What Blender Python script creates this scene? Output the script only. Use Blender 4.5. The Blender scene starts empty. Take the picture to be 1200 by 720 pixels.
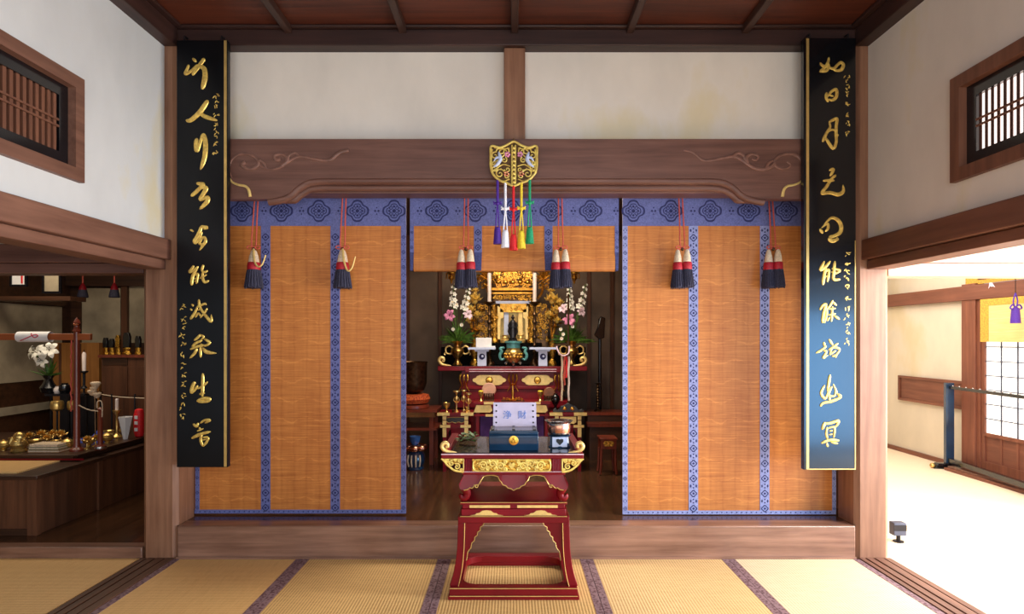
import bpy, math, random
from mathutils import Vector, Matrix
random.seed(7)
R = math.radians
PI = math.pi
scene = bpy.context.scene
COL = scene.collection
# ---------------------------------------------------------------- survey of the place
F, D, CX, HY, EYE = 720.0, 4.0, 600.0, 397.0, 1.433     # focal length in px, distance to the pillar plane, eye level
def X(px, Y): return (px - CX) * (Y + D) / F
def Z(py, Y): return EYE - (py - HY) * (Y + D) / F
def P(px, py, Y): return Vector((X(px, Y), Y, Z(py, Y)))
XC = 0.028                                               # centre line of the hall
# ---------------------------------------------------------------- materials
def lin(c):
    return tuple((v/255/12.92 if v/255 <= .04045 else ((v/255+.055)/1.055)**2.4) for v in c) + (1,)
def base(name, rough=.5, metal=0, coat=0, coat_rough=.08, spec=.5):
    m = bpy.data.materials.new(name); m.use_nodes = True
    nt = m.node_tree; b = nt.nodes['Principled BSDF']
    b.inputs['Roughness'].default_value = rough; b.inputs['Metallic'].default_value = metal
    b.inputs['Coat Weight'].default_value = coat; b.inputs['Coat Roughness'].default_value = coat_rough
    b.inputs['Specular IOR Level'].default_value = spec
    return m, nt, b
def N(nt, t, **k):
    n = nt.nodes.new(t)
    for a, v in k.items():
        if a in n.inputs: n.inputs[a].default_value = v
        else: setattr(n, a, v)
    return n
def coords(nt, scale=(1,1,1)):
    tc = N(nt, 'ShaderNodeTexCoord'); mp = N(nt, 'ShaderNodeMapping'); mp.inputs['Scale'].default_value = scale
    nt.links.new(tc.outputs['Object'], mp.inputs['Vector']); return mp.outputs['Vector']
def ramp(nt, fac, stops):
    r = N(nt, 'ShaderNodeValToRGB'); e = r.color_ramp.elements
    e[0].position, e[0].color = stops[0]; e[1].position, e[1].color = stops[-1]
    for p, c in stops[1:-1]:
        x = e.new(p); x.color = c
    nt.links.new(fac, r.inputs['Fac']); return r.outputs['Color']
def bump(nt, b, h, strength=.2, dist=.01):
    n = N(nt, 'ShaderNodeBump'); n.inputs['Strength'].default_value = strength; n.inputs['Distance'].default_value = dist
    nt.links.new(h, n.inputs['Height']); nt.links.new(n.outputs['Normal'], b.inputs['Normal'])
def sc(c, k): return tuple(min(255, v*k) for v in c)
def flat(name, c, rough=.5, metal=0, coat=0, var=.1, scale=18, bmp=0, bscale=60, spec=.5, emit=0):
    m, nt, b = base(name, rough, metal, coat, spec=spec)
    v = coords(nt); n = N(nt, 'ShaderNodeTexNoise', Scale=scale, Detail=4.0); nt.links.new(v, n.inputs['Vector'])
    col = ramp(nt, n.outputs['Fac'], [(.3, lin(sc(c, 1-var))), (.7, lin(sc(c, 1+var)))])
    nt.links.new(col, b.inputs['Base Color'])
    if bmp:
        n2 = N(nt, 'ShaderNodeTexNoise', Scale=bscale, Detail=5.0); nt.links.new(v, n2.inputs['Vector'])
        bump(nt, b, n2.outputs['Fac'], bmp)
    if emit:
        nt.links.new(col, b.inputs['Emission Color']); b.inputs['Emission Strength'].default_value = emit
    return m
def wood(name, c1, c2, axis='z', rough=.5, coat=0, fine=40, bmp=.12, spec=.4):
    m, nt, b = base(name, rough, 0, coat, .15, spec)
    s = {'x': (.6, fine/4, fine/4), 'y': (fine/4, .6, fine/4), 'z': (fine/4, fine/4, .6)}[axis]
    v = coords(nt, s); n = N(nt, 'ShaderNodeTexNoise', Scale=2.2, Detail=8.0, Roughness=.62, Distortion=.25)
    nt.links.new(v, n.inputs['Vector'])
    v2 = coords(nt, (1.4, 1.4, 1.4)); n2 = N(nt, 'ShaderNodeTexNoise', Scale=1.6, Detail=3.0); nt.links.new(v2, n2.inputs['Vector'])
    mx = N(nt, 'ShaderNodeMath', operation='MULTIPLY_ADD'); nt.links.new(n2.outputs['Fac'], mx.inputs[0]); mx.inputs[1].default_value = .45
    nt.links.new(n.outputs['Fac'], mx.inputs[2])
    col = ramp(nt, mx.outputs[0], [(.45, lin(c1)), (.95, lin(c2))])
    nt.links.new(col, b.inputs['Base Color']); bump(nt, b, n.outputs['Fac'], bmp, .006)
    return m
def plaster(name, c, stain):
    m, nt, b = base(name, .9, spec=.2)
    v = coords(nt, (1, 1, .55)); n = N(nt, 'ShaderNodeTexNoise', Scale=1.7, Detail=5.0, Roughness=.55); nt.links.new(v, n.inputs['Vector'])
    col = ramp(nt, n.outputs['Fac'], [(.3, lin(sc(c, .94))), (.55, lin(c)), (.66, lin(stain)), (.85, lin(sc(stain, .96)))])
    nt.links.new(col, b.inputs['Base Color'])
    n2 = N(nt, 'ShaderNodeTexNoise', Scale=90.0, Detail=3.0); nt.links.new(coords(nt), n2.inputs['Vector']); bump(nt, b, n2.outputs['Fac'], .06)
    return m
def tatami(name, axis, c1, c2):
    m, nt, b = base(name, .55, spec=.35)
    v = coords(nt); w = N(nt, 'ShaderNodeTexWave', Scale=19.0, Distortion=.4, wave_type='BANDS', bands_direction=axis)
    w.inputs['Detail'].default_value = 1.0; w.inputs['Detail Scale'].default_value = 4.0; nt.links.new(v, w.inputs['Vector'])
    n = N(nt, 'ShaderNodeTexNoise', Scale=9.0, Detail=8.0, Roughness=.7)
    nt.links.new(coords(nt, (1, 14, 1) if axis == 'X' else (14, 1, 1)), n.inputs['Vector'])
    mx = N(nt, 'ShaderNodeMath', operation='MULTIPLY_ADD'); nt.links.new(w.outputs['Fac'], mx.inputs[0]); mx.inputs[1].default_value = .5
    nt.links.new(n.outputs['Fac'], mx.inputs[2])
    nt.links.new(ramp(nt, mx.outputs[0], [(.4, lin(c1)), (.85, lin(c2))]), b.inputs['Base Color'])
    bump(nt, b, w.outputs['Fac'], .25, .004); return m
def reed(name, c1, c2):                                   # split bamboo: fine horizontal reeds, thin binding threads
    m, nt, b = base(name, .5, spec=.35)
    n = N(nt, 'ShaderNodeTexNoise', Scale=3.0, Detail=6.0, Roughness=.7, Distortion=.5); nt.links.new(coords(nt, (1.2, 1, 42)), n.inputs['Vector'])
    n2 = N(nt, 'ShaderNodeTexNoise', Scale=2.0, Detail=2.0); nt.links.new(coords(nt, (9, 1, 1.1)), n2.inputs['Vector'])
    w = N(nt, 'ShaderNodeTexWave', Scale=3.6, Distortion=1.2, wave_type='BANDS', bands_direction='X'); w.inputs['Detail Scale'].default_value = 3.0
    nt.links.new(coords(nt), w.inputs['Vector'])
    p = N(nt, 'ShaderNodeMath', operation='POWER'); nt.links.new(w.outputs['Fac'], p.inputs[0]); p.inputs[1].default_value = 14
    a = N(nt, 'ShaderNodeMath', operation='MULTIPLY_ADD'); nt.links.new(n2.outputs['Fac'], a.inputs[0]); a.inputs[1].default_value = .35; nt.links.new(n.outputs['Fac'], a.inputs[2])
    s = N(nt, 'ShaderNodeMath', operation='MULTIPLY_ADD'); nt.links.new(p.outputs[0], s.inputs[0]); s.inputs[1].default_value = -.07; nt.links.new(a.outputs[0], s.inputs[2])
    # faint chevrons where the nodes of the reeds line up
    tc = N(nt, 'ShaderNodeTexCoord'); sx = N(nt, 'ShaderNodeSeparateXYZ'); nt.links.new(tc.outputs['Object'], sx.inputs[0])
    def mth(op, a, bb, cc=None):
        q = N(nt, 'ShaderNodeMath', operation=op)
        for i, v in enumerate((a, bb, cc)):
            if v is None: continue
            if isinstance(v, (int, float)): q.inputs[i].default_value = v
            else: nt.links.new(v, q.inputs[i])
        return q.outputs[0]
    z = mth('MULTIPLY_ADD', mth('PINGPONG', mth('ADD', sx.outputs['X'], 5.0), .105), .36, sx.outputs['Z'])
    z = mth('MULTIPLY_ADD', n2.outputs['Fac'], .05, z)
    f = mth('FRACT', mth('MULTIPLY', z, 7.3), 0.0)
    line = mth('MULTIPLY', mth('LESS_THAN', f, .09), mth('GREATER_THAN', n.outputs['Fac'], .47))
    s2 = mth('MULTIPLY_ADD', line, .13, s.outputs[0])
    nt.links.new(ramp(nt, s2, [(.4, lin(c1)), (.9, lin(c2))]), b.inputs['Base Color'])
    bump(nt, b, n.outputs['Fac'], .15, .003); return m
def brocade(name, c1, c2, scale=70):
    m, nt, b = base(name, .75, spec=.3)
    v = N(nt, 'ShaderNodeTexVoronoi', Scale=scale); nt.links.new(coords(nt), v.inputs['Vector'])
    nt.links.new(ramp(nt, v.outputs['Distance'], [(.25, lin(c1)), (.6, lin(c2))]), b.inputs['Base Color']); return m
M = {}
M['plaster'] = plaster('plaster', (214, 215, 214), (218, 208, 178))
M['plaster_back'] = plaster('plaster_back', (236, 225, 210), (232, 216, 182))
M['plaster_cream'] = plaster('plaster_cream', (222, 208, 184), (218, 200, 164))
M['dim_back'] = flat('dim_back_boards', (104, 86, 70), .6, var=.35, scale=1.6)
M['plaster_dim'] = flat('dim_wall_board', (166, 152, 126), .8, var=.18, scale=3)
M['pillar'] = wood('pillar_wood', (112, 73, 52), (160, 116, 88), 'z', .42)
M['beam_x'] = wood('beam_wood', (82, 51, 42), (124, 86, 72), 'x', .42)
M['beam_y'] = wood('lintel_wood', (92, 59, 46), (134, 94, 76), 'y', .5)
M['kamachi'] = wood('step_wood', (96, 64, 50), (160, 120, 98), 'x', .3, .15)
M['dark_x'] = wood('dark_cornice_wood', (36, 22, 19), (68, 43, 37), 'x', .45)
M['dark_c'] = wood('dark_side_cornice', (36, 22, 19), (68, 43, 37), 'y', .45)
M['batten'] = wood('ceiling_batten', (44, 26, 20), (76, 48, 38), 'y', .5)
M['dark_y'] = wood('dark_sill_wood', (64, 42, 32), (112, 76, 56), 'y', .4)
M['ceil'] = wood('ceiling_board', (58, 26, 17), (104, 50, 30), 'x', .5)
M['floor_wood'] = wood('altar_floor', (44, 28, 18), (96, 62, 38), 'y', .22, .3)
M['hall_floor'] = wood('underfloor', (70, 50, 36), (96, 70, 50), 'x', .6)
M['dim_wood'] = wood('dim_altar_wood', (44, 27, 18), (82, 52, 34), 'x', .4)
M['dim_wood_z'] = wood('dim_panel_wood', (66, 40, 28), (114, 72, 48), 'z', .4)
M['honey'] = wood('honey_wood', (128, 78, 34), (182, 122, 60), 'z', .4)
M['lattice'] = wood('lattice_wood', (88, 54, 40), (132, 86, 64), 'z', .5)
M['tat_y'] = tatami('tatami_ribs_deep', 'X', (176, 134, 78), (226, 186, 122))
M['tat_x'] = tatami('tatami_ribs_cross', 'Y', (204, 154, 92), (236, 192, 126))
M['tat_mid'] = tatami('tatami_painted_half_lit', 'X', (188, 148, 96), (230, 194, 138))  # straw lightened a little, daylight mixed into its colour
M['tat_light'] = tatami('tatami_painted_lit', 'X', (204, 174, 134), (234, 210, 174))  # straw lightened further to paint daylight onto the outermost hall mats
M['tat_pale'] = tatami('tatami_sunlit', 'X', (222, 196, 160), (240, 222, 194))  # whiter straw, strong daylight put into the side room floor colour
M['heri'] = brocade('mat_border', (92, 62, 66), (140, 112, 116), 60)
M['reed'] = reed('split_bamboo', (162, 86, 32), (214, 138, 66))
M['band'] = flat('blue_brocade', (98, 103, 154), .8, var=.12, scale=120)
M['navy'] = flat('navy_thread', (36, 40, 88), .8, var=.15, scale=80)
M['black'] = flat('black_lacquer', (14, 14, 18), .22, coat=.4, var=.3, scale=5)
M['plaque'] = flat('plaque_lacquer', (9, 10, 14), .2, coat=.25, var=.3, scale=6)
M['plaque_dull'] = flat('plaque_lacquer_dull', (10, 11, 14), .3, var=.3, scale=6, spec=.28)
M['gold'] = flat('gold_leaf', (226, 172, 76), .3, 1, var=.14, scale=30, bmp=.25, bscale=40)
M['gold_bright'] = flat('bright_gilding', (244, 200, 104), .36, .4, var=.15, scale=40)
M['gold_dark'] = flat('old_gold', (186, 134, 56), .34, 1, var=.45, scale=60, bmp=.6, bscale=90)
M['gold_pale'] = flat('pale_gilt', (240, 206, 128), .42, .55, var=.06, scale=30)
M['gilt_letter'] = flat('gilt_letter', (240, 192, 98), .34, .5, var=.15, scale=60)
M['gold_line'] = flat('gilt_edge', (214, 178, 104), .4, .6, var=.06)
M['brass'] = flat('brass', (222, 182, 108), .3, .85, var=.18, scale=24)
M['old_brass'] = flat('old_brass', (164, 126, 70), .3, .95, var=.3, scale=24)
M['gilt_petal'] = flat('gilt_petal', (252, 206, 112), .35, .2, var=.12, scale=40)
M['bronze'] = flat('dark_bronze', (84, 62, 42), .35, .9, var=.25, scale=30)
M['iron'] = flat('dark_iron', (34, 30, 32), .4, .5, var=.2)
M['silver'] = flat('silver_metal', (200, 196, 192), .25, 1, var=.06)
M['copper'] = flat('copper', (206, 140, 112), .26, 1, var=.1)
M['red'] = flat('vermilion_lacquer', (116, 8, 20), .36, coat=.08, var=.08, scale=4, spec=.25)
M['red_deep'] = flat('deep_red_lacquer', (126, 12, 26), .4, coat=.05, var=.12, scale=5, spec=.25)
M['orange_wood'] = wood('orange_brown_bar', (130, 66, 34), (178, 100, 56), 'x', .4)
M['red_wood'] = wood('red_brown_lacquer', (92, 36, 24), (146, 66, 44), 'z', .3, .3)
M['teal'] = flat('teal_patina', (92, 160, 160), .4, .2, var=.12, scale=40)
M['blueblack'] = flat('blue_black_lacquer', (26, 54, 80), .2, coat=.6, var=.2, scale=3)
M['blue'] = flat('blue_glaze', (48, 92, 150), .2, coat=.4, var=.1)
M['white'] = flat('white_paper', (236, 234, 232), .7, var=.02)
M['white_blue'] = flat('white_lacquer', (196, 206, 234), .4, coat=.3, var=.03)
M['lilac'] = flat('pale_lilac_board', (212, 200, 222), .45, coat=.2, var=.03)
M['cream'] = flat('cream_cord', (220, 196, 164), .75, var=.1, scale=120)
M['cord_red'] = flat('red_cord', (196, 84, 66), .7, var=.15, scale=200)
M['t_red'] = flat('scarlet_silk', (214, 24, 30), .55, var=.12, scale=150)
M['crimson'] = flat('crimson_silk', (172, 18, 34), .6, var=.15, scale=150)
M['flat_black'] = flat('flat_black', (12, 10, 10), .85, var=.2, spec=.1)
M['t_navy'] = flat('indigo_fringe', (46, 44, 62), .8, var=.3, scale=180)
M['t_purple'] = flat('purple_silk', (72, 30, 140), .55, var=.12, scale=150)
M['t_white'] = flat('white_silk', (240, 238, 244), .55, var=.05, scale=150)
M['t_yellow'] = flat('yellow_silk', (246, 206, 48), .55, var=.1, scale=150)
M['t_green'] = flat('green_silk', (16, 150, 100), .55, var=.12, scale=150)
M['leaf'] = flat('leaf_green', (70, 104, 34), .5, var=.35, scale=40)
M['pink'] = flat('pink_petal', (226, 140, 176), .5, var=.14, scale=40)
M['pale_pink'] = flat('blush_petal', (238, 206, 216), .5, var=.08, scale=40)
M['petal'] = flat('white_petal', (244, 240, 226), .5, var=.05)
M['wax'] = flat('candle_wax', (244, 226, 214), .45, var=.03)
M['tan'] = flat('rice_cake', (222, 170, 140), .55, var=.08)
M['brown'] = flat('brown_disc', (128, 74, 36), .45, var=.15)
M['cushion'] = brocade('orange_brocade', (150, 44, 22), (206, 96, 44), 60)
M['purple_cloth'] = flat('purple_cloth', (70, 34, 92), .8, var=.15)
M['blue_cloth'] = flat('blue_cloth', (40, 66, 168), .7, var=.2)
M['statue'] = flat('dark_statue', (24, 22, 26), .4, coat=.2, var=.3)
M['shoji'] = flat('shoji_paper', (250, 248, 242), .9, var=.01, emit=1.1)  # paper gives off its own light in place of daylight outside
M['sudare'] = reed('yellow_reed', (220, 176, 104), (250, 216, 150))
M['yellow_band'] = flat('yellow_brocade', (206, 156, 58), .7, var=.15, scale=60)
M['grey'] = flat('grey_plastic', (66, 68, 84), .5, var=.08)
# ---------------------------------------------------------------- mesh builder
class MB:
    def __init__(s): s.v = []; s.f = []
    def add(s, vs, fs):
        b = len(s.v); s.v += [Vector(p) for p in vs]; s.f += [tuple(b+i for i in f) for f in fs]; return s
    def box(s, x0, x1, y0, y1, z0, z1):
        return s.add([(x0,y0,z0),(x1,y0,z0),(x1,y1,z0),(x0,y1,z0),(x0,y0,z1),(x1,y0,z1),(x1,y1,z1),(x0,y1,z1)],
                     [(0,3,2,1),(4,5,6,7),(0,1,5,4),(1,2,6,5),(2,3,7,6),(3,0,4,7)])
    def hexa(s, lo, hi):                                  # lo / hi: four corners each
        return s.add(list(lo)+list(hi), [(0,3,2,1),(4,5,6,7),(0,1,5,4),(1,2,6,5),(2,3,7,6),(3,0,4,7)])
    def prism(s, pts, a0, a1, axis='y'):                  # polygon swept along an axis
        n = len(pts)
        mk = {'y': lambda p, a: (p[0], a, p[1]), 'x': lambda p, a: (a, p[0], p[1]), 'z': lambda p, a: (p[0], p[1], a)}[axis]
        return s.add([mk(p, a0) for p in pts]+[mk(p, a1) for p in pts],
                     [tuple(range(n)), tuple(range(2*n-1, n-1, -1))]+[((i+1)%n, i, n+i, n+(i+1)%n) for i in range(n)])
    def lathe(s, c, prof, seg=24, axis='z', a0=0.0, sy=1.0):
        c = Vector(c); vs = []; n = len(prof)
        for i in range(seg):
            a = a0+2*PI*i/seg
            for r, h in prof:
                q = (r*math.cos(a), r*math.sin(a)*sy, h)
                if axis == 'x': q = (q[2], q[0], q[1])
                if axis == 'y': q = (q[0], -q[2], q[1])
                vs.append(c+Vector(q))
        fs = []
        for i in range(seg):
            j = (i+1) % seg
            for k in range(n-1): fs.append((i*n+k, j*n+k, j*n+k+1, i*n+k+1))
        if prof[0][0] > 1e-6: fs.append(tuple(i*n for i in reversed(range(seg))))
        if prof[-1][0] > 1e-6: fs.append(tuple(i*n+n-1 for i in range(seg)))
        return s.add(vs, fs)
    def ball(s, c, r, seg=14, ring=8):
        r = r if hasattr(r, '__len__') else (r, r, r)
        c = Vector(c); vs = [c+Vector((0,0,-r[2]))]; fs = []
        for k in range(1, ring):
            t = -PI/2+PI*k/ring
            for i in range(seg):
                a = 2*PI*i/seg; vs.append(c+Vector((r[0]*math.cos(t)*math.cos(a), r[1]*math.cos(t)*math.sin(a), r[2]*math.sin(t))))
        vs.append(c+Vector((0,0,r[2]))); top = len(vs)-1
        for i in range(seg):
            j = (i+1) % seg; fs.append((0, 1+j, 1+i)); fs.append((top, top-seg+i, top-seg+j))
            for k in range(ring-2): a = 1+k*seg; fs.append((a+i, a+j, a+seg+j, a+seg+i))
        return s.add(vs, fs)
    def tube(s, pts, r, seg=8, closed=False, flat=None):  # flat = (axis vector, squash): flattened relief
        pts = [Vector(p) for p in pts]; n = len(pts)
        rs = list(r) if hasattr(r, '__len__') else [r]*n
        up = None; vs = []
        for i in range(n):
            t = (pts[(i+1)%n]-pts[i-1]) if closed else (pts[min(i+1,n-1)]-pts[max(i-1,0)])
            if t.length < 1e-9: t = Vector((0,0,1))
            t.normalize()
            if up is None: up = Vector((0,1,0)) if abs(t.y) < .8 else Vector((1,0,0))
            u = up-t*up.dot(t)
            if u.length < 1e-6: u = t.orthogonal()
            u.normalize(); w = t.cross(u); up = u
            for k in range(seg):
                a = 2*PI*k/seg; o = u*math.cos(a)*rs[i]+w*math.sin(a)*rs[i]
                if flat: o -= flat[0]*o.dot(flat[0])*(1-flat[1])
                vs.append(pts[i]+o)
        fs = []
        for i in range(n if closed else n-1):
            j = (i+1) % n
            for k in range(seg): l = (k+1) % seg; fs.append((i*seg+k, i*seg+l, j*seg+l, j*seg+k))
        if not closed: fs.append(tuple(reversed(range(seg)))); fs.append(tuple((n-1)*seg+k for k in range(seg)))
        return s.add(vs, fs)
    def build(s, name, mat, parent=None, origin=None, smooth=True, bevel=0, subdiv=0):
        me = bpy.data.meshes.new(name); o = bpy.data.objects.new(name, me); COL.objects.link(o)
        og = Vector((0,0,0))
        if parent is not None:
            q = parent
            while q is not None: og = og+q.location; q = q.parent
        if origin is not None:
            o.location = Vector(origin)-og; og = Vector(origin)
        me.from_pydata([p-og for p in s.v], [], s.f)
        me.materials.append(M[mat] if isinstance(mat, str) else mat)
        if smooth:
            me.polygons.foreach_set('use_smooth', [True]*len(me.polygons)); me.set_sharp_from_angle(angle=R(38))
        me.validate(); me.update()
        if parent is not None: o.parent = parent
        if bevel:
            md = o.modifiers.new('edge', 'BEVEL'); md.width = bevel; md.segments = 2; md.limit_method = 'ANGLE'; md.angle_limit = R(40)
        if subdiv:
            md = o.modifiers.new('soft', 'SUBSURF'); md.levels = md.render_levels = subdiv
        return o
def tag(o, label, cat, group=None, kind=None):
    o['label'] = label; o['category'] = cat
    if group: o['group'] = group
    if kind: o['kind'] = kind
    return o
def thing(name, label, cat, loc, group=None):
    o = bpy.data.objects.new(name, None); COL.objects.link(o); o.location = loc; o.empty_display_size = .05
    return tag(o, label, cat, group)
def struct(name, mb, mat, parent=None, bevel=0, smooth=True):
    o = mb.build(name, mat, parent, bevel=bevel, smooth=smooth)
    if parent is None: o['kind'] = 'structure'
    return o
def dup(root, loc=None, rz=None, label=None, scale=None):
    def cp(o, par):
        c = o.copy(); COL.objects.link(c)
        if par is not None: c.parent = par
        for ch in o.children: cp(ch, c)
        return c
    r = cp(root, None)
    if loc is not None: r.location = loc
    if rz is not None: r.rotation_euler.z = rz
    if scale is not None: r.scale = (scale,)*3 if not hasattr(scale, '__len__') else scale
    if label: r['label'] = label
    return r
def spline(pts, n=6, closed=False):                       # Catmull-Rom through points of any dimension
    out = []; L = len(pts)
    for i in range(L if closed else L-1):
        if closed: p = [pts[(i+k-1) % L] for k in range(4)]
        else: p = [pts[max(0, i-1)], pts[i], pts[i+1], pts[min(L-1, i+2)]]
        for k in range(n):
            t = k/n
            out.append(tuple(.5*((2*b)+(-a+c)*t+(2*a-5*b+4*c-d)*t*t+(-a+3*b-3*c+d)*t**3) for a, b, c, d in zip(*p)))
    if not closed: out.append(tuple(pts[-1]))
    return out
def spiral(cx, cz, r, turns, a0, sgn=1, n=22, tail=.12):
    return [(cx+r*(1-(1-tail)*k/n)*math.cos(a0+sgn*2*PI*turns*k/n), cz+r*(1-(1-tail)*k/n)*math.sin(a0+sgn*2*PI*turns*k/n)) for k in range(n+1)]
def relief(mb, pts2, y, r0, r1=None, seg=6, squash=.7):   # carved line lying on a vertical face
    n = len(pts2); r1 = r0 if r1 is None else r1
    mb.tube([(p[0], y, p[1]) for p in pts2], [r0+(r1-r0)*k/max(1, n-1) for k in range(n)], seg, flat=(Vector((0,1,0)), squash))
def strokes(mb, lst, y, x0, y0, k=7.2, wk=1.0, depth=.6): # brush strokes given in survey units on the plaque face
    for st in lst:
        q = spline([tuple(p) for p in st], 7)
        pts = []; rs = []
        for i, (u, v, w) in enumerate(q):
            p = P(x0+u/k, y0+v/k, y); pts.append(p)
            e = min(1, .45+.55*min(i, len(q)-1-i)/2.5)
            rs.append(max(.0006, w*wk*e/k/2*(y+D)/F))
        mb.tube(pts, rs, 8, flat=(Vector((0,1,0)), depth))
# ================================================================ THE ROOM
ZF = .211                                                 # raised altar floor
ZB = 3.47                                                 # boards of the ceiling
YB = 3.1                                                  # back wall behind the altar
XL0, XL1 = -2.411, -2.183                                 # posts flanking the altar opening
XR0, XR1 = 2.239, 2.461
WL, WR = -2.262, 2.317                                    # plastered side walls above the lintels
OL, OR = -5.1, 4.95
YN = -4.9                                                 # front of the hall, behind the viewer
s = MB().box(OL-.1, OR+.1, YN, 0, -.08, -.035); struct('floor', s, 'hall_floor')
s = MB().box(XL1-.1, XR0+.1, .02, YB, ZF-.06, ZF); struct('floor', s, 'floor_wood')
s = MB().box(OL, XL1-.12, .02, YB, .0, .065); struct('floor', s, 'floor_wood')
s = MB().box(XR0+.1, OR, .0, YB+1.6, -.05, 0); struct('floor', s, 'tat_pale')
s = MB().box(OL-.2, OR+.2, YN, .22, ZB, ZB+.03); struct('ceiling', s, 'ceil')
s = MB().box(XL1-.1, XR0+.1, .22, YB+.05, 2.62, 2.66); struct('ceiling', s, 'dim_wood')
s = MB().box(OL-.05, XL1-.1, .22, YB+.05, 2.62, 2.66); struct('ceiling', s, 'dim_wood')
s = MB().box(XR0+.1, OR+.05, .22, YB+1.7, 2.62, 2.66); struct('ceiling', s, 'plaster_cream')
# ceiling battens running towards the viewer
for px in (338, 472, 603, 738, 873):
    x = X(px, 0); s = MB().box(x-.024, x+.024, YN, .0, ZB-.05, ZB-.001); struct('trim_1', s, 'batten', bevel=.006)
# cornice round the hall
zc0, zc1 = Z(53, 0), Z(34, 0)
s = MB().box(XL1+.002, XR0-.002, .0, .14, zc0, zc1).box(XL1+.002, XR0-.002, -.03, .14, zc1, ZB-.002); struct('trim_2', s, 'dark_x', bevel=.006)
for sg, w in ((1, WL), (-1, WR)):
    a, b = sorted((w-.05*sg, w+.085*sg)); a2, b2 = sorted((w-.05*sg, w+.125*sg))
    s = MB().box(a, b, YN, -.002, 3.335, zc1).box(a2, b2, YN, -.032, zc1, ZB-.002); struct('trim_3', s, 'dark_c', bevel=.006)
# back wall: two plaster fields and the short post between them
zk = Z(163, 0)
s = MB().box(XL1-.02, XR0+.02, .10, .16, zk-.02, zc0+.02); struct('wall_back', s, 'plaster_back')
x0, x1 = X(590.5, .03), X(615.5, .03)
s = MB().box(x0, x1, .03, .15, zk+.001, zc0-.001); struct('trim_4', s, 'pillar', bevel=.006)
s = MB().box(XL1, X(268, .09), .085, .1, zk, zc0); struct('trim_4', s, 'pillar'); s = MB().box(X(942, .09), XR0, .085, .1, zk, zc0); struct('trim_4', s, 'pillar')
# ---------------------------------------------------------------- posts
def post(x0, x1, y0, y1, z0, z1, mat, ch=.028, name='pillar'):
    pts = [(x0+ch,y0),(x1-ch,y0),(x1,y0+ch),(x1,y1-ch),(x1-ch,y1),(x0+ch,y1),(x0,y1-ch),(x0,y0+ch)]
    return struct(name, MB().prism(pts, z0, z1, 'z'), mat, smooth=False)
post(XL0, XL1, 0, .245, -.03, ZB-.002, 'pillar'); post(XR0, XR1, 0, .245, -.03, ZB-.002, 'pillar')
for x0, x1 in ((XL0, XL1), (XR0, XR1)): post(x0, x1, YN, YN+.23, -.03, ZB-.002, 'pillar')
# ---------------------------------------------------------------- side walls with a lintel under them and one barred window each
zl0, zl1, zl2 = 1.883, 1.945, 2.075                       # underside of head rail, underside of lintel face, top of lintel
def side_wall(sg, wx, n, glow):
    yw0, yw1 = -2.15, -.79; zw0, zw1 = 2.245, 2.785        # window, outside of its frame
    xo = wx-.075*sg
    a, b = sorted((wx, xo)); m = MB()
    f = .035
    m.box(a, b, YN, yw0+f, zl2-.02, ZB); m.box(a, b, yw1-f, .0-.002, zl2-.02, ZB)
    m.box(a, b, yw0+f, yw1-f, zl2-.02, zw0+f); m.box(a, b, yw0+f, yw1-f, zw1-f, ZB)
    struct('wall_left' if sg > 0 else 'wall_right', m, 'plaster' if sg > 0 else 'plaster_beige')
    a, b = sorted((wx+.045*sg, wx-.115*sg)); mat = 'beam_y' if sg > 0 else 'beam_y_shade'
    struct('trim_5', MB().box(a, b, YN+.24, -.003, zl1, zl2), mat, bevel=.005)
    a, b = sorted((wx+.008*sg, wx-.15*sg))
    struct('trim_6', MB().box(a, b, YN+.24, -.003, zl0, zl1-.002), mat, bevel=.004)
    # the window: timber frame, black inner frame, bars with two thin cross rods
    def ring(x0, x1, ya, yb, za, zb, w):
        x0, x1 = sorted((x0, x1)); r = MB()
        r.box(x0, x1, ya, yb, za, za+w); r.box(x0, x1, ya, yb, zb-w, zb); r.box(x0, x1, ya, ya+w, za+w, zb-w); r.box(x0, x1, yb-w, yb, za+w, zb-w); return r
    w = struct('window_%d' % n, ring(wx+.03*sg, wx-.08*sg, yw0, yw1, zw0, zw1, .065), 'beam_y' if sg > 0 else 'lattice')
    ring(wx-.01*sg, wx-.045*sg, yw0+.066, yw1-.066, zw0+.066, zw1-.066, .062).build('inner_frame', 'black', w)
    b0, b1, c0, c1 = yw0+.129, yw1-.129, zw0+.129, zw1-.129
    k = 29
    for i in range(k):
        y = b0+(b1-b0)*(i+.5)/k
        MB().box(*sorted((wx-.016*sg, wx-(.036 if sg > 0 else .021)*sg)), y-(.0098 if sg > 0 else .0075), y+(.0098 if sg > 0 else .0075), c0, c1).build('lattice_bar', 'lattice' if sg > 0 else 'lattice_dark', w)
    for z in ((c0+c1)/2-.016, (c0+c1)/2+.016):
        MB().box(*sorted((wx-.008*sg, wx-.0155*sg)), b0, b1, z-.005, z+.005).build('cross_rod', 'lattice', w)
    MB().box(*sorted((wx-(.05 if sg > 0 else .034)*sg, wx-(.06 if sg > 0 else .042)*sg)), b0-.02, b1+.02, c0-.02, c1+.02).build('backing', 'window_glow' if glow else 'dim_wood_z', w)
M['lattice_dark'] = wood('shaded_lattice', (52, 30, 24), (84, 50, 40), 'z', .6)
M['window_glow'] = flat('glowing_paper', (250, 232, 222), .9, var=.01, emit=1.6)  # backing made to glow, standing in for daylight behind the bars
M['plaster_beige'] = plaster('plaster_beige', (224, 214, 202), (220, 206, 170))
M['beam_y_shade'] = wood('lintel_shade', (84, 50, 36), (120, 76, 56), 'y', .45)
side_wall(1, WL, 1, False); side_wall(-1, WR, 2, True)
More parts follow.
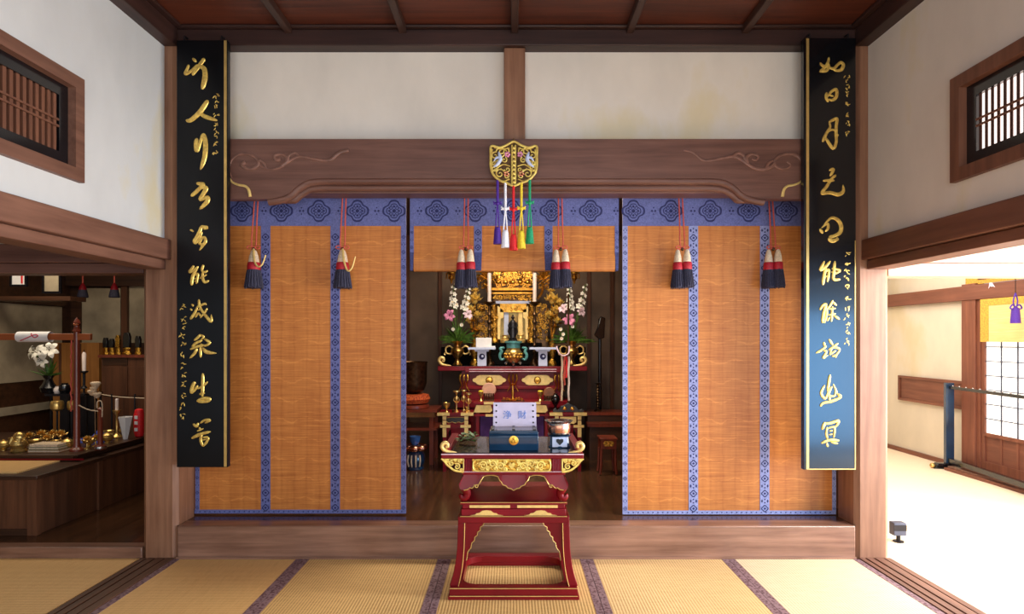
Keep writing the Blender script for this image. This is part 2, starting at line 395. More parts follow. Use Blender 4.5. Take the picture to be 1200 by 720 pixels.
# sills with sliding-door grooves under the side openings
for x0, x1, n in ((XL0+.002, -2.2, 7), (2.26, XR1-.002, 8)):
    g = [x0, x0+.03, x0+.045, x0+.085, x0+.1, x0+.15, x0+.16, x1]
    s = MB().box(x0, x1, YN+.24, -.003, -.034, -.008)
    for i in range(0, 7, 2): s.box(g[i], g[i+1], YN+.24, -.003, -.008, .006)
    struct('trim_%d' % n, s, 'dark_y' if n == 7 else 'beam_y')
# ---------------------------------------------------------------- rainbow beam over the altar, with carved swirls
def mir(pts): return [(2*XC-p[0], p[1]) for p in reversed(pts)]
zb1, zb2, zb3 = Z(235.5, .05), Z(209, 0), Z(232.5, .2)
curve_r = spline([(X(835, 0), zb2), (X(850, 0), zb2-.012), (X(862, 0), zb2-.05), (X(872, 0), zb2-.1), (X(884, 0), zb1+.012), (X(897, 0), zb1)], 6)
low = mir(curve_r)+curve_r
out = [(XL1+.003, zk)]+[(XL1+.003, zb1)]+low+[(XR0-.003, zb1), (XR0-.003, zk)]
beam = MB()
nl = len(low)
# front plate built as strips so that the curved underside stays clean
tops = [(p[0], zk) for p in low]
strip = [(XL1+.003, zb1)]+low+[(XR0-.003, zb1)]
n = len(strip); vs = []
for yy in (.0, .062):
    for p in strip: vs += [(p[0], yy, p[1]), (p[0], yy, zk)]
fs = []
for i in range(n-1):
    a, b = 2*i, 2*i+2; o = 2*n
    fs += [(a, b, b+1, a+1), (o+a, o+a+1, o+b+1, o+b), (a, o+a, o+b, b), (a+1, b+1, o+b+1, o+a+1)]
fs += [(0, 1, 2*n+1, 2*n), (2*n-2, 4*n-2, 4*n-1, 2*n-1)]
beam.add(vs, fs)
beam.box(XL1+.003, XR0-.003, .062, .2, zb3, zk)
bm = struct('trim_9', beam, 'beam_x')
s = MB(); s.tube([(p[0], .028, p[1]-.012) for p in low], .026, 10); s.tube([(p[0], .056, max(p[1]-.05, zb1+.006)) for p in low], .024, 10); s.build('moulding', 'beam_x', bm)
M['beam_hi'] = flat('carving_highlight', (124, 86, 72), .36, var=.15)  # lighter than the beam to paint highlights onto the carved swirls
k = 3.6
def q(l): return spline([(X(720+u/k, 0), Z(150+v/k, 0)) for u, v in l], 6)
sw = [q([(786,212),(797,180),(790,142),(768,118),(735,110),(700,117),(675,138),(678,160),(700,172),(728,170),(742,156),(728,144)]),
      q([(676,150),(655,168),(622,176),(585,168),(556,150),(535,135),(500,121),(455,128),(400,138),(368,134),(345,115),(322,101),(292,95)]),
      q([(500,122),(520,106),(545,118),(552,140),(575,160)]), q([(560,148),(556,124),(580,111),(605,119),(597,136),(580,132)]), q([(640,172),(650,150),(668,138)])]
s = MB()
for l in sw:
    for g in (l, mir(l)): relief(s, g if g is l else list(reversed(g)), -.001, .013 if g is l else .005, .005 if g is l else .013, 8, .8)
s.build('carved_swirl', 'beam_hi', bm)
s = MB(); e = q([(797,208),(785,228),(760,240),(730,246),(714,262),(708,291)])
relief(s, e, -.003, .006, .011); relief(s, list(reversed(mir(e))), -.003, .006, .011); s.build('carved_eye_highlight', 'gold_pale', bm)  # pale colour stands in for the highlight along the carved groove
# ---------------------------------------------------------------- raised step in front of the altar
s = MB().box(XL1+.001, XR0-.001, .0, .13, -.03, ZF+.001); struct('trim_10', s, 'kamachi', bevel=.008)
s = MB().box(XL1+.001, XR0-.001, -.012, -.001, -.03, .012); struct('trim_10', s, 'kamachi')
# ---------------------------------------------------------------- altar room behind the blinds
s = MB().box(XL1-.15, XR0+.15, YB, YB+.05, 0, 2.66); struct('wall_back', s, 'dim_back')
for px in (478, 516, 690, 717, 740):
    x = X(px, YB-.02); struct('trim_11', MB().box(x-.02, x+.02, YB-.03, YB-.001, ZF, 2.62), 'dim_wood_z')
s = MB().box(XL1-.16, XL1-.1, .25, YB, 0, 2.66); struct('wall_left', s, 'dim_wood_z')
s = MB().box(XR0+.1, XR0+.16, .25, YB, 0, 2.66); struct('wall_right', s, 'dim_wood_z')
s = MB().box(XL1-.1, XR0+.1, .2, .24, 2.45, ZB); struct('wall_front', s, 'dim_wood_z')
# ---------------------------------------------------------------- tatami mats of the hall
MATS = [(-2.198, X(347, 0), 'tat_x', 0, 1), (X(364, 0), X(514.5, 0), 'tat_y', 1, 1), (X(528, 0), X(679, 0), 'tat_y', 1, 1), (X(695.5, 0), X(843, 0), 'tat_y', 1, 1), (X(862, 0), 2.255, 'tat_y', 1, 0)]
edges = [-2.198, X(355.5, 0), X(521, 0), X(687, 0), X(852.5, 0), 2.255]
where = ['beside the dark wooden door track', 'between the plain mat and the red table', 'under the red lacquer table', 'on the window side of the red table', 'bleached by sunlight beside the bright side room']
for row, (ya, yb) in enumerate(((-1.86, -.014), (-3.72, -1.864))):
    for i in range(5):
        a, b = edges[i]+.0015, edges[i+1]-.0015
        t = thing('tatami_mat', ['straw tatami mat with brocade edging '+where[i], 'straw tatami mat in the second row '+where[i]][row], 'tatami mat', ((a+b)/2, (ya+yb)/2, -.035), 'tatami mats of the hall floor')
        hw = .042
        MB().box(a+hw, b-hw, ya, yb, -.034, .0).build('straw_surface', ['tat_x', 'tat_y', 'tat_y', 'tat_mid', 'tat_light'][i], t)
        MB().box(a, a+hw-.0005, ya, yb, -.034, .0012).build('edging', 'heri', t)
        MB().box(b-hw+.0005, b, ya, yb, -.034, .0012).build('edging', 'heri', t)
    # the mats of the dim side aisle, whose reeds run the other way
    for i in range(2):
        a, b = -2.42-1.3*(i+1), -2.42-1.3*i-.003
        t = thing('tatami_mat', ['plain straw tatami mat in the aisle before the dim side altar', 'straw tatami mat in the dim aisle, further from the door track'][i] if row == 0 else ['aisle tatami mat in the second row by the door track', 'aisle tatami mat in the second row by the outer wall'][i], 'tatami mat', ((a+b)/2, (ya+yb)/2, -.035), 'tatami mats of the side aisle')
        MB().box(a+.045, b, ya, yb+.011, -.034, .002).build('straw_surface', 'tat_x', t)
        MB().box(a, a+.0445, ya, yb+.011, -.034, .003).build('edging', 'heri', t)
        a, b = 2.466+1.16*i, 2.466+1.16*(i+1)-.003
        t = thing('tatami_mat', ['sun-bleached tatami mat in the bright side room by the door track', 'sun-bleached tatami mat in the bright side room by the windows'][i] if row == 0 else ['bright side room mat, second row by the door track', 'bright side room mat, second row by the windows'][i], 'tatami mat', ((a+b)/2, (ya+yb)/2, -.035), 'tatami mats of the bright side room')
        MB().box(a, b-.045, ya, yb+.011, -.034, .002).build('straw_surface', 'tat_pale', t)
        MB().box(b-.0445, b, ya, yb+.011, -.034, .003).build('edging', 'heri', t)
# ================================================================ PLAQUES
YP = -.062
def plaque(x0, x1, y0, y1, edge_px, label, chars, small, mat, line_right):
    a, b = X(x0, YP), X(x1, YP); z1, z0 = Z(y0, YP), Z(y1, YP)
    t = thing('calligraphy_plaque', label, 'plaque', ((a+b)/2, YP+.02, z0), 'hanging calligraphy plaques')
    MB().box(a, b, YP, -.02, z0, z1).build('board', mat, t, bevel=.003)
    e = X(edge_px, YP); w = .0085
    MB().box(e-w, e+w, YP-.003, YP+.001, z0+.004, z1-.004).build('gilt_line', 'gold_line', t)
    if not line_right:
        MB().box(b-.008, b-.002, YP-.003, YP+.001, z0+.002, z1-1.3).box(e, b-.008, YP-.003, YP+.001, z0+.002, z0+.008).build('gilt_line', 'gold_line', t)
    for (cy, lst) in chars:
        m = MB(); strokes(m, lst, YP-.002, x0_crop, cy, wk=1.3, depth=.5); m.build('gilt_character', 'gilt_letter', t)
    rng = random.Random(3 if line_right else 5)
    for col in small:
        for (cx, cy) in col:
            m = MB()
            for j in range(5):
                u, v = cx+rng.uniform(-2.2, 2.2), cy+rng.uniform(-3.4, 3.2)
                du, dv = rng.choice([(3.4, -.9), (2.2, 2.6), (-2.4, 3.0), (.6, 3.8), (3.0, .8), (-1.5, 2.0)])
                l = [((u-x0_crop)*7.2, v*7.2, 5), ((u+du*.55+rng.uniform(-.6, .6)-x0_crop)*7.2, (v+dv*.5+rng.uniform(-.6, .6))*7.2, 7), ((u+du-x0_crop)*7.2, (v+dv)*7.2, 3)]
                strokes(m, [l], YP-.001, x0_crop, 0, wk=1.15, depth=.4)
            m.build('small_gilt_character', 'gilt_letter', t)
    for px in ((x0+8), (x1-8)):                            # hanging hooks
        h = P(px, y0, YP); MB().tube([(h.x, YP+.012, h.z-.01), (h.x, YP+.012, h.z+.03), (h.x, YP+.05, h.z+.035)], .006, 8).build('hook', 'iron', t)
    return t
x0_crop = 205
LC = [(55, [[(148,96,14),(165,112,20),(180,128,12)],[(118,150,16),(104,185,20),(90,226,24),(130,208,20),(160,180,16),(188,150,14)],[(192,148,16),(168,195,22),(150,240,22)],[(152,240,12),(200,172,20),(226,130,24),(250,98,28)],[(246,105,24),(212,152,26),(245,185,32),(254,230,34),(250,280,36),(230,358,28)]]),
      (55, [[(278,450,26),(250,495,32),(212,548,34),(168,592,32),(125,622,28),(92,618,16)],[(204,548,20),(240,580,26),(290,600,26),(358,622,16)],[(205,530,18),(212,560,16)]]),
      (140, [[(186,158,20),(178,200,30),(184,262,30),(204,225,22),(222,170,22),(240,132,26),(254,170,30),(258,240,34),(250,320,32),(232,380,26),(214,425,10)]]),
      (205, [[(180,72,16),(210,76,26),(238,84,28),(205,118,26),(172,150,26),(136,180,22)],[(215,108,20),(262,112,30),(242,155,28),(214,205,26),(245,200,22),(276,192,28),(272,225,30),(240,260,26),(208,290,14)]]),
      (205, [[(126,464,8),(142,470,14),(158,480,10)],[(222,432,18),(212,470,24),(188,520,26),(165,560,26),(178,574,18),(205,535,16),(228,480,16)],[(216,434,16),(248,440,22),(270,446,22),(240,458,12)],[(186,568,14),(218,540,18),(248,530,20),(258,560,22),(236,595,20),(206,638,10)],[(228,545,14),(206,578,16),(236,592,16)]]),
      (300, [[(160,82,16),(142,108,18),(124,134,20),(160,122,18),(190,92,14)],[(196,88,14),(165,140,20),(145,190,22),(140,250,20)],[(160,168,12),(192,152,16),(188,190,16),(180,236,16)],[(166,196,10),(186,186,10)],[(164,216,10),(184,208,10)],[(240,76,18),(228,120,16),(250,138,14),(278,124,14)],[(234,134,16),(232,185,20),(252,222,18),(288,208,14)],[(206,190,12),(236,176,14),(268,158,12)]]),
      (300, [[(138,408,14),(158,424,16)],[(128,446,12),(146,462,14)],[(128,534,18),(155,500,20),(180,455,16),(188,432,14)],[(180,436,14),(225,414,16),(262,400,14)],[(202,368,16),(206,420,18),(226,460,18),(262,510,20),(304,552,22),(306,495,8)],[(248,398,14),(266,414,14)],[(188,458,10),(232,448,10)],[(172,520,14),(196,486,14),(222,516,14)],[(272,442,14),(245,486,14),(212,524,10)]]),
      (380, [[(216,88,18),(190,116,18),(160,138,12)],[(214,92,16),(242,106,14),(220,132,12)],[(142,190,14),(180,158,18),(232,138,14)],[(246,126,16),(292,156,18),(254,182,14),(212,168,12)],[(128,214,14),(185,190,18),(252,180,12)],[(186,206,18),(162,250,20),(124,288,12)],[(212,186,20),(216,282,18)],[(230,198,14),(268,236,26),(352,246,8)]]),
      (380, [[(168,486,22),(146,530,24),(138,576,20),(170,552,18),(192,516,14)],[(234,416,18),(234,500,22),(230,612,22)],[(186,546,14),(234,524,16),(278,486,14)],[(206,592,18),(252,582,16)],[(184,652,20),(236,630,22),(292,632,22),(270,652,20),(196,658,18)]]),
      (450, [[(152,338,16),(182,358,20),(196,330,14)],[(212,334,12),(250,308,16),(294,308,18),(252,332,12)],[(204,366,14),(216,396,16)],[(186,400,14),(240,378,12)],[(140,460,20),(220,424,22),(302,404,16)],[(178,432,10),(204,420,12)],[(226,430,18),(216,474,18),(234,528,18)],[(232,452,12),(276,456,18),(268,490,18),(236,530,14)],[(222,476,10),(262,470,10)]])]
plaque(207, 266.5, 47, 548, 264.2, 'black lacquer plaque with gold brush calligraphy beside the dim room, dark all the way down', LC,
       [[(252.5, y) for y in (112, 120.5, 132, 147, 156, 167.5, 178)], [(213.8, y) for y in (359, 372, 382, 393, 404, 415, 429, 437.5, 450, 463, 476, 487)]], 'plaque_dull', True)
x0_crop = 940
RC = [(55, [[(226,88,14),(218,130,18),(190,175,20),(148,212,20)],[(152,132,12),(176,160,18),(240,170,14)],[(150,206,18),(205,200,20),(228,165,14),(216,130,10)],[(232,178,14),(270,182,20),(300,150,18),(328,132,20),(348,152,22),(334,188,24),(300,200,18),(262,192,12)]]),
      (55, [[(208,384,16),(202,425,20),(222,466,18)],[(212,424,14),(246,378,18),(284,358,20),(294,392,22),(282,432,22),(250,450,18),(224,440,12)],[(232,408,12),(266,416,12)]]),
      (130, [[(224,96,14),(262,76,20),(294,68,20),(288,130,22),(286,200,22),(288,260,20),(270,324,22)],[(228,96,14),(236,135,16),(208,185,20),(172,262,24)],[(200,182,18),(250,160,14),(286,168,12)],[(198,226,18),(230,280,22),(264,328,20)],[(288,205,18),(308,206,18)]]),
      (130, [[(228,502,18),(264,494,20),(236,552,22)],[(286,542,18),(246,576,18),(206,640,22),(168,694,22),(236,690,22),(304,706,26),(346,680,24),(344,624,10)],[(176,590,16),(226,586,16),(272,588,20)]]),
      (195, [[(148,528,22),(176,566,22)],[(162,522,10),(212,484,18),(218,525,18),(194,550,12)],[(178,505,8),(214,462,14),(255,434,18),(305,458,26),(330,510,28),(318,560,26),(270,588,22),(226,598,22)],[(222,604,26),(250,628,28),(302,620,20)],[(290,600,18),(305,625,18)]]),
      (290, [[(188,116,18),(154,190,20),(196,164,20),(238,116,16)],[(202,164,18),(186,230,22),(174,318,22)],[(190,214,12),(226,190,16),(214,292,18)],[(194,250,10),(224,238,10)],[(276,116,18),(268,200,20),(266,268,20),(322,270,16)],[(250,180,14),(318,194,16),(274,228,12)],[(246,208,12),(290,212,12)]]),
      (290, [[(150,530,16),(172,492,18),(200,484,18),(180,560,20),(172,640,22)],[(196,500,16),(206,560,20),(186,640,18)],[(260,446,18),(236,490,16),(206,530,14)],[(256,458,16),(290,492,14)],[(218,522,14),(284,516,14)],[(256,500,16),(246,628,18)],[(222,572,16),(282,560,14)],[(266,574,14),(314,608,18)],[(232,590,12),(212,622,12)]]),
      (385, [[(184,116,18),(188,152,14)],[(116,208,12),(160,186,16),(206,150,12)],[(180,190,14),(206,196,14),(178,248,18),(216,226,10)],[(226,92,18),(258,142,16)],[(222,182,14),(262,158,16),(304,126,14)],[(322,176,18),(270,160,14),(246,180,12),(232,226,16)],[(236,222,14),(282,188,14)],[(300,200,14),(280,248,14)],[(250,236,12),(285,226,14),(322,178,12)]]),
      (385, [[(236,392,18),(226,450,20),(214,532,18)],[(190,480,14),(160,548,18),(196,592,16),(226,520,12)],[(250,490,14),(224,560,16),(272,570,14),(286,508,12)],[(226,560,12),(236,628,18)],[(298,556,20),(324,580,18),(248,616,20),(180,630,16),(152,658,18)],[(262,470,12),(300,560,14)]]),
      (455, [[(192,288,22),(168,352,22)],[(182,302,16),(240,296,18),(304,278,20),(288,320,16),(252,332,10)],[(212,330,14),(204,380,16),(214,432,14)],[(214,340,12),(272,334,14),(266,420,16)],[(230,364,10),(256,360,10)],[(226,394,10),(256,390,10)],[(162,466,18),(230,440,18),(312,444,18)],[(208,466,14),(216,498,16)],[(242,456,14),(300,470,16)]])]
plaque(942, 1003, 44.5, 551, 946.3, 'black lacquer plaque with gold calligraphy, its lower half shining blue, beside the sunlit room', RC,
       [[(993, y) for y in (91, 102, 110, 121, 133, 144, 154)], [(992.5, y) for y in (298, 308, 318, 326, 334, 349, 359, 371, 380, 389, 399)]], 'plaque', False)
# ================================================================ BAMBOO BLINDS
YS = .25
M['band_light'] = flat('blue_brocade_painted_lit', (142, 148, 192), .8, var=.1, scale=120)  # lighter copy of the blue brocade, side daylight put into its colour
M['band_dark'] = flat('blue_brocade_reverse', (62, 66, 112), .8, var=.2, scale=90)
def quatrefoil(cx, cz, rx, rz, n=48):
    out = []
    for i in range(n):
        a = 2*PI*i/n; k = 1+.13*math.cos(4*a)-.03*math.cos(8*a)
        out.append((cx+rx*k*math.cos(a), cz+rz*k*math.sin(a)))
    return out
def flatring(mb, pts, y, w):
    c = (sum(p[0] for p in pts)/len(pts), sum(p[1] for p in pts)/len(pts)); n = len(pts)
    k = 1-w/max(abs(pts[0][0]-c[0]), 1e-6)
    mb.add([(p[0], y, p[1]) for p in pts]+[(c[0]+(p[0]-c[0])*k, y, c[1]+(p[1]-c[1])*k) for p in pts], [(i, (i+1)%n, n+(i+1)%n, n+i) for i in range(n)])
def disc(mb, cx, cz, r, y, n=10, rz=None):
    rz = rz or r
    mb.add([(cx+r*math.cos(2*PI*i/n), y, cz+rz*math.sin(2*PI*i/n)) for i in range(n)], [tuple(range(n))])
def crest(mb, cx, cz, y):
    flatring(mb, quatrefoil(cx, cz, .074, .07), y, .013)
    flatring(mb, quatrefoil(cx, cz, .050, .047), y, .007)
    for i in range(4):
        a = PI/4+i*PI/2; flatring(mb, quatrefoil(cx+.03*math.cos(a), cz+.028*math.sin(a), .013, .013, 16), y, .006)
        a = i*PI/2; disc(mb, cx+.033*math.cos(a), cz+.031*math.sin(a), .008, y, 8)
    disc(mb, cx, cz, .013, y)
    for dx in (-.131, -.108): disc(mb, cx+dx, cz, .009, y, 4)
    for dz in (.022, -.022): disc(mb, cx-.12, cz+dz, .006, y, 4)
def fleck(mb, x, z0, z1, y, w, rng):
    z = z0+.04; i = 0
    while z < z1-.03:
        if i % 2 == 0:
            flatring(mb, quatrefoil(x, z, w*.36, w*.36, 20), y, w*.12); disc(mb, x, z, w*.12, y, 8)
        else:
            for sx in (-1, 1): disc(mb, x+sx*w*.3, z, w*.1, y, 4, w*.2)
            disc(mb, x, z+.012, w*.1, y, 4); disc(mb, x, z-.012, w*.1, y, 4)
        z += .052; i += 1
def blind(pa, pb, pz, bands, crests, label, rolled=False, strip='band'):
    a, b = X(pa, YS), X(pb, YS); zt = 2.415; zv = Z(265, YS); zb = Z(pz, YS)
    t = thing('bamboo_blind', label, 'bamboo blind', ((a+b)/2, YS, zb), 'bamboo blinds across the altar opening')
    if rolled:
        zr = Z(296, YS)
        prof = [(YS, zt), (YS, zr), (YS-.006, zr-.03), (YS-.012, zb+.02), (YS-.006, zb+.005), (YS+.01, zb), (YS+.04, zb+.004), (YS+.05, zb+.02), (YS+.05, zr), (YS+.012, zt)]
        MB().prism(prof, a+.026, b-.026, 'x').build('reed_screen', 'reed', t)
        dz = [zv, zr]; dy = [YS-.003, YS-.003]
    else:
        MB().box(a+.001, b-.001, YS, YS+.008, zb, zt).build('reed_screen', 'reed', t)
        dz = [zv, zb]; dy = [YS-.003, YS-.003]
    MB().box(a, b, YS-.004, YS-.0005, zv, zt).build('valance_band', 'band', t)
    m = MB()
    for px in crests:
        x = X(px, YS)
        if a+.02 < x < b-.02: crest(m, x, Z(247.5, YS), YS-.0055)
    m.build('crest_pattern', 'navy', t)
    rng = random.Random(int(pa)); fl = MB()
    for (q0, q1) in bands:
        x0, x1 = X(q0, YS), X(q1, YS); m = MB()
        for i in range(len(dz)-1):
            m.hexa([(x0, dy[i+1], dz[i+1]), (x1, dy[i+1], dz[i+1]), (x1, dy[i+1]+.002, dz[i+1]), (x0, dy[i+1]+.002, dz[i+1])], [(x0, dy[i], dz[i]), (x1, dy[i], dz[i]), (x1, dy[i]+.002, dz[i]), (x0, dy[i]+.002, dz[i])])
        m.build('brocade_strip', strip, t)
        if rolled: MB().hexa([(x0+.004, YS-.014, zb+.006), (x1-.004, YS-.014, zb+.006), (x1-.004, YS+.03, zb+.006), (x0+.004, YS+.03, zb+.006)], [(x0, YS-.004, zr+.001), (x1, YS-.004, zr+.001), (x1, YS+.03, zr+.001), (x0, YS+.03, zr+.001)]).build('rolled_strip', 'band_dark', t)
        fleck(fl, (x0+x1)/2, (zb if not rolled else Z(297, YS)), zv, YS-.0045, x1-x0, rng)
    if not rolled:
        MB().box(a, b, YS-.0035, YS-.0006, zb, zb+.026).build('brocade_strip', strip, t)
        x = a+.04
        while x < b-.02: disc(fl, x, zb+.013, .007, YS-.0045, 4, .005); x += .034
    fl.build('woven_pattern', 'navy', t)
    return t
blind(228, 476, 602, [(229, 234), (306, 317), (387.5, 398.5), (470, 476)], [240, 284, 330, 374, 419, 462], 'long bamboo blind lowered to the step on the dim room side of the altar')
blind(480.5, 725, 318.5, [(480.5, 485), (555.5, 564.8), (638, 647.5), (720.5, 725)], [512, 557, 601, 646, 692], 'short bamboo blind rolled up above the golden altar', True)
blind(729.5, 979.5, 603, [(729.5, 735.5), (807, 818), (890.5, 901.5), (975, 979.5)], [742, 786, 832, 877, 921, 964], 'long bamboo blind lowered to the step on the sunlit side of the altar', strip='band_light')
# ---------------------------------------------------------------- blind tassels on red cords
def one_tassel(root, x, y, zt, zb, k=1.0):
    h = zt-zb
    c = MB().lathe((x, y, 0), [(.004, zt), (.014*k, zt-.04*h), (.023*k, zt-.18*h), (.028*k, zt-.34*h)], 16).build('tassel', 'cream', root)
    MB().lathe((x, y, 0), [(.028*k, zt-.335*h), (.032*k, zt-.36*h), (.034*k, zt-.5*h), (.032*k, zt-.53*h)], 16).build('scarlet_band', 'crimson', c)
    m = MB()
    m.lathe((x, y, 0), [(.032*k, zt-.52*h), (.036*k, zt-.75*h), (.045*k, zb+.006), (.038*k, zb)], 18)
    for i in range(18):
        a = 2*PI*i/18; m.tube([(x+.032*k*math.cos(a), y+.032*k*math.sin(a), zt-.54*h), (x+.046*k*math.cos(a), y+.046*k*math.sin(a), zb-.004+.008*(i%3))], .0035*k, 4)
    m.build('fringe', 't_navy', c)
def blind_tassel(px, label, n, hook):
    y = YS-.075
    x = X(px, y); zt = 2.46; zk_ = Z(291, y); zb = Z(338, y)
    t = thing('blind_tassel', label, 'tassel', (x, y, zb), 'cord tassels of the bamboo blinds')
    m = MB()
    for s_ in (-1, 1):
        m.tube(spline([(x+s_*.012, y+.05, zt), (x+s_*.013, y+.02, (zt*.5+zk_*.5)), (x+s_*.016, y, zk_+.04), (x+s_*.008, y, zk_)], 5), .0048, 6)
    for s_ in (-1, 1): m.tube(spline([(x, y-.004, zk_+.004), (x+s_*.03, y-.006, zk_+.016), (x+s_*.045, y-.006, zk_+.004), (x+s_*.03, y-.006, zk_-.006), (x, y-.004, zk_)], 5), .0038, 6)
    m.build('red_cord', 'cord_red', t)
    MB().ball((x, y, zk_-.006), .013).build('knot', 'bronze', t)
    zz = zk_-.008
    if n == 1: one_tassel(t, x, y, zz, zb, 1.3)
    else:
        one_tassel(t, x-.031, y, zz, zb); one_tassel(t, x+.031, y-.004, zz+.002, zb+.004)
        MB().tube(spline([(x-.031, y, zz-.004), (x, y, zz+.01), (x+.031, y, zz-.004)], 5), .0045, 6).build('red_cord', 'cord_red', t)
    if hook:
        pts = spline([(x+.006, y-.02, zz-.1*0), (x+.02, y-.04, zz-.08), (x+.045, y-.045, zz-.135*hook), (x+.075, y-.045, zz-.12*hook), (x+.098, y-.045, zz-.05*hook)], 6)
        MB().tube(pts, [.008-.004*i/len(pts) for i in range(len(pts))], 8).build('blind_hook', 'gold_pale', t)
    return t
blind_tassel(297.5, 'single navy tassel with a small pale hook, next to the all-dark plaque', 1, .9)
blind_tassel(401.5, 'single navy tassel with a long pale curved hook, second from the all-dark plaque', 1, 1.1)
blind_tassel(546, 'pair of navy, red and cream tassels beside the purple tassel of the gold pendant', 2, 0)
blind_tassel(657, 'pair of navy, red and cream tassels beside the green tassel of the gold pendant', 2, 0)
blind_tassel(799.5, 'pair of navy, red and cream tassels on the sunlit blind, nearer the altar gap', 2, 0)
blind_tassel(906, 'pair of navy, red and cream tassels on the sunlit blind, next to the shining plaque', 2, 0)
# ================================================================ GILT PENDANT WITH FIVE COLOURED TASSELS
yk = -.06
def kp(u, v): return (X(540+u/4, yk), Z(150+v/4, yk))       # surveyed in a 4x enlargement
kt = thing('gilt_pendant', 'openwork gilt shield-shaped pendant with five coloured tassels on the carved beam', 'pendant', (X(601.5, yk), yk, kp(0, 272)[1]))
outl = spline([kp(*p) for p in ((248,64),(212,82),(180,92),(143,86),(140,130),(140,180),(150,215),(180,245),(215,258),(248,272),(282,258),(316,245),(346,215),(356,180),(356,130),(354,86),(318,92),(284,82))], 5, True)
m = MB().prism(outl, yk+.004, yk+.01); m.build('pierced_plate', 'bronze', kt)
m = MB(); m.tube([(p[0], yk, p[1]) for p in outl], .008, 8, True); m.build('rim', 'gold_bright', kt)
m = MB()
cx0, cz0 = kp(248, 170)
relief(m, [kp(240, 80), kp(240, 265)], yk, .006); relief(m, [kp(256, 80), kp(256, 265)], yk, .006)
for i in range(9): m.ball((cx0, yk-.002, kp(0, 95+i*20)[1]), (.012, .006, .01), 10, 6)
for sx in (-1, 1):
    for (u, v, r, a, tn, sg) in ((60, 110, 22, 0, 1.3, 1), (88, 130, 18, 2, 1.2, -1), (92, 190, 20, 1, 1.3, 1), (65, 215, 24, 3, 1.4, -1), (35, 225, 16, 1, 1.2, 1), (38, 110, 18, 2, 1.2, 1), (30, 195, 14, 0, 1.2, -1), (75, 165, 14, 0, 1.2, -1), (90, 235-70, 12, 4, 1.2, 1), (45, 150, 14, 2, 1.2, 1)):
        c = kp(248+sx*u, v); rr = r/4*(yk+D)/F
        relief(m, spiral(c[0], c[1], rr, tn, a if sx > 0 else PI-a, sg*sx), yk-.001, .0052, .0036, 8, 1)
    for pth in (((20,95),(60,100),(92,92)),((20,110),(45,128),(70,150),(96,160)),((18,180),(50,172),(80,190),(98,200)),((20,240),(50,250),(78,235)),((24,205),(48,200),(62,190)),((100,100),(104,150),(98,205))):
        relief(m, spline([kp(248+sx*u, v) for u, v in pth], 5), yk-.001, .0042, .0042, 6, 1)
m.build('scrollwork', 'gold_bright', kt)
for sx in (-1, 1):                                         # two pale birds and small blossoms in the openwork
    m = MB(); c = kp(248+sx*58, 150)
    m.tube(spline([(c[0]+sx*.018, yk-.004, c[1]+.05), (c[0]+sx*.012, yk-.006, c[1]+.03), (c[0]+sx*.006, yk-.007, c[1]), (c[0]+sx*.028, yk-.006, c[1]-.032), (c[0]+sx*.05, yk-.004, c[1]-.045)], 5), [.003+.009*math.sin(PI*i/20) for i in range(21)], 8)
    m.tube(spline([(c[0], yk-.008, c[1]+.01), (c[0]+sx*.03, yk-.008, c[1]+.012), (c[0]+sx*.048, yk-.006, c[1]-.01)], 5), [.008, .01, .01, .009, .008, .008, .007, .006, .005, .004, .003], 8)
    m.build('painted_bird', 'white_blue', kt)
    m = MB(); c = kp(248+sx*30, 125)
    for i in range(5):
        a = 2*PI*i/5; m.ball((c[0]+.012*math.cos(a), yk-.004, c[1]+.012*math.sin(a)), (.008, .005, .008), 8, 6)
    m.build('painted_blossom', 'pink', kt)
    m = MB(); c = kp(248+sx*35, 215)
    for i in range(5):
        a = 2*PI*i/5; m.ball((c[0]+.012*math.cos(a), yk-.004, c[1]+.012*math.sin(a)), (.008, .005, .008), 8, 6)
    m.build('painted_blossom', 'copper', kt)
MB().tube([(kp(248, 0)[0], yk+.004, kp(0, 66)[1]), (kp(248, 0)[0], yk-.006, kp(0, 54)[1]), (kp(248, 0)[0], yk+.03, kp(0, 46)[1]), (kp(248, 0)[0], .03, kp(0, 44)[1])], .006, 8).build('hook', 'bronze', kt)
for (u, v0, vk, v1, v2, mat, nm) in ((172, 246, 355, 470, 545, 't_purple', 'purple tassel'), (209, 258, 380, 484, 562, 't_white', 'white tassel'), (247, 270, 382, 504, 574, 't_red', 'scarlet tassel'), (284, 258, 378, 487, 566, 't_yellow', 'yellow tassel'), (323, 244, 352, 470, 543, 't_green', 'green tassel')):
    x = kp(u, 0)[0]; z0, zk_, z1, z2 = (kp(0, v)[1] for v in (v0, vk, v1, v2))
    m = MB().tube([(x, yk, z0), (x, yk, zk_)], .0085, 8)
    for s_ in (-1, 1): m.tube(spline([(x, yk, zk_), (x+s_*.007, yk, zk_*.5+z1*.5), (x+s_*.012, yk, z1)], 4), .005, 6)
    o = m.build('tassel_cord', mat, kt); o['label'] = nm+' and cord'
    m = MB()
    m.ball((x, yk, zk_), .015, 10, 6)
    for s_ in (-1, 1):
        for dz in (.012, -.006): m.tube([(x, yk-.004, zk_), (x+s_*.02, yk-.006, zk_+dz*.4), (x+s_*.026, yk-.004, zk_+dz)], .0055, 6)
    m.build('knot', mat, o)
    m = MB().lathe((x, yk, 0), [(.006, z1+.008), (.017, z1), (.02, z1-.02), (.0245, z2+.004), (.0225, z2)], 18)
    for i in range(20):
        a = 2*PI*i/20; m.tube([(x+.018*math.cos(a), yk+.018*math.sin(a), z1-.01), (x+.025*math.cos(a), yk+.025*math.sin(a), z2)], .0022, 4)
    m.build('silk_fringe', mat, o)
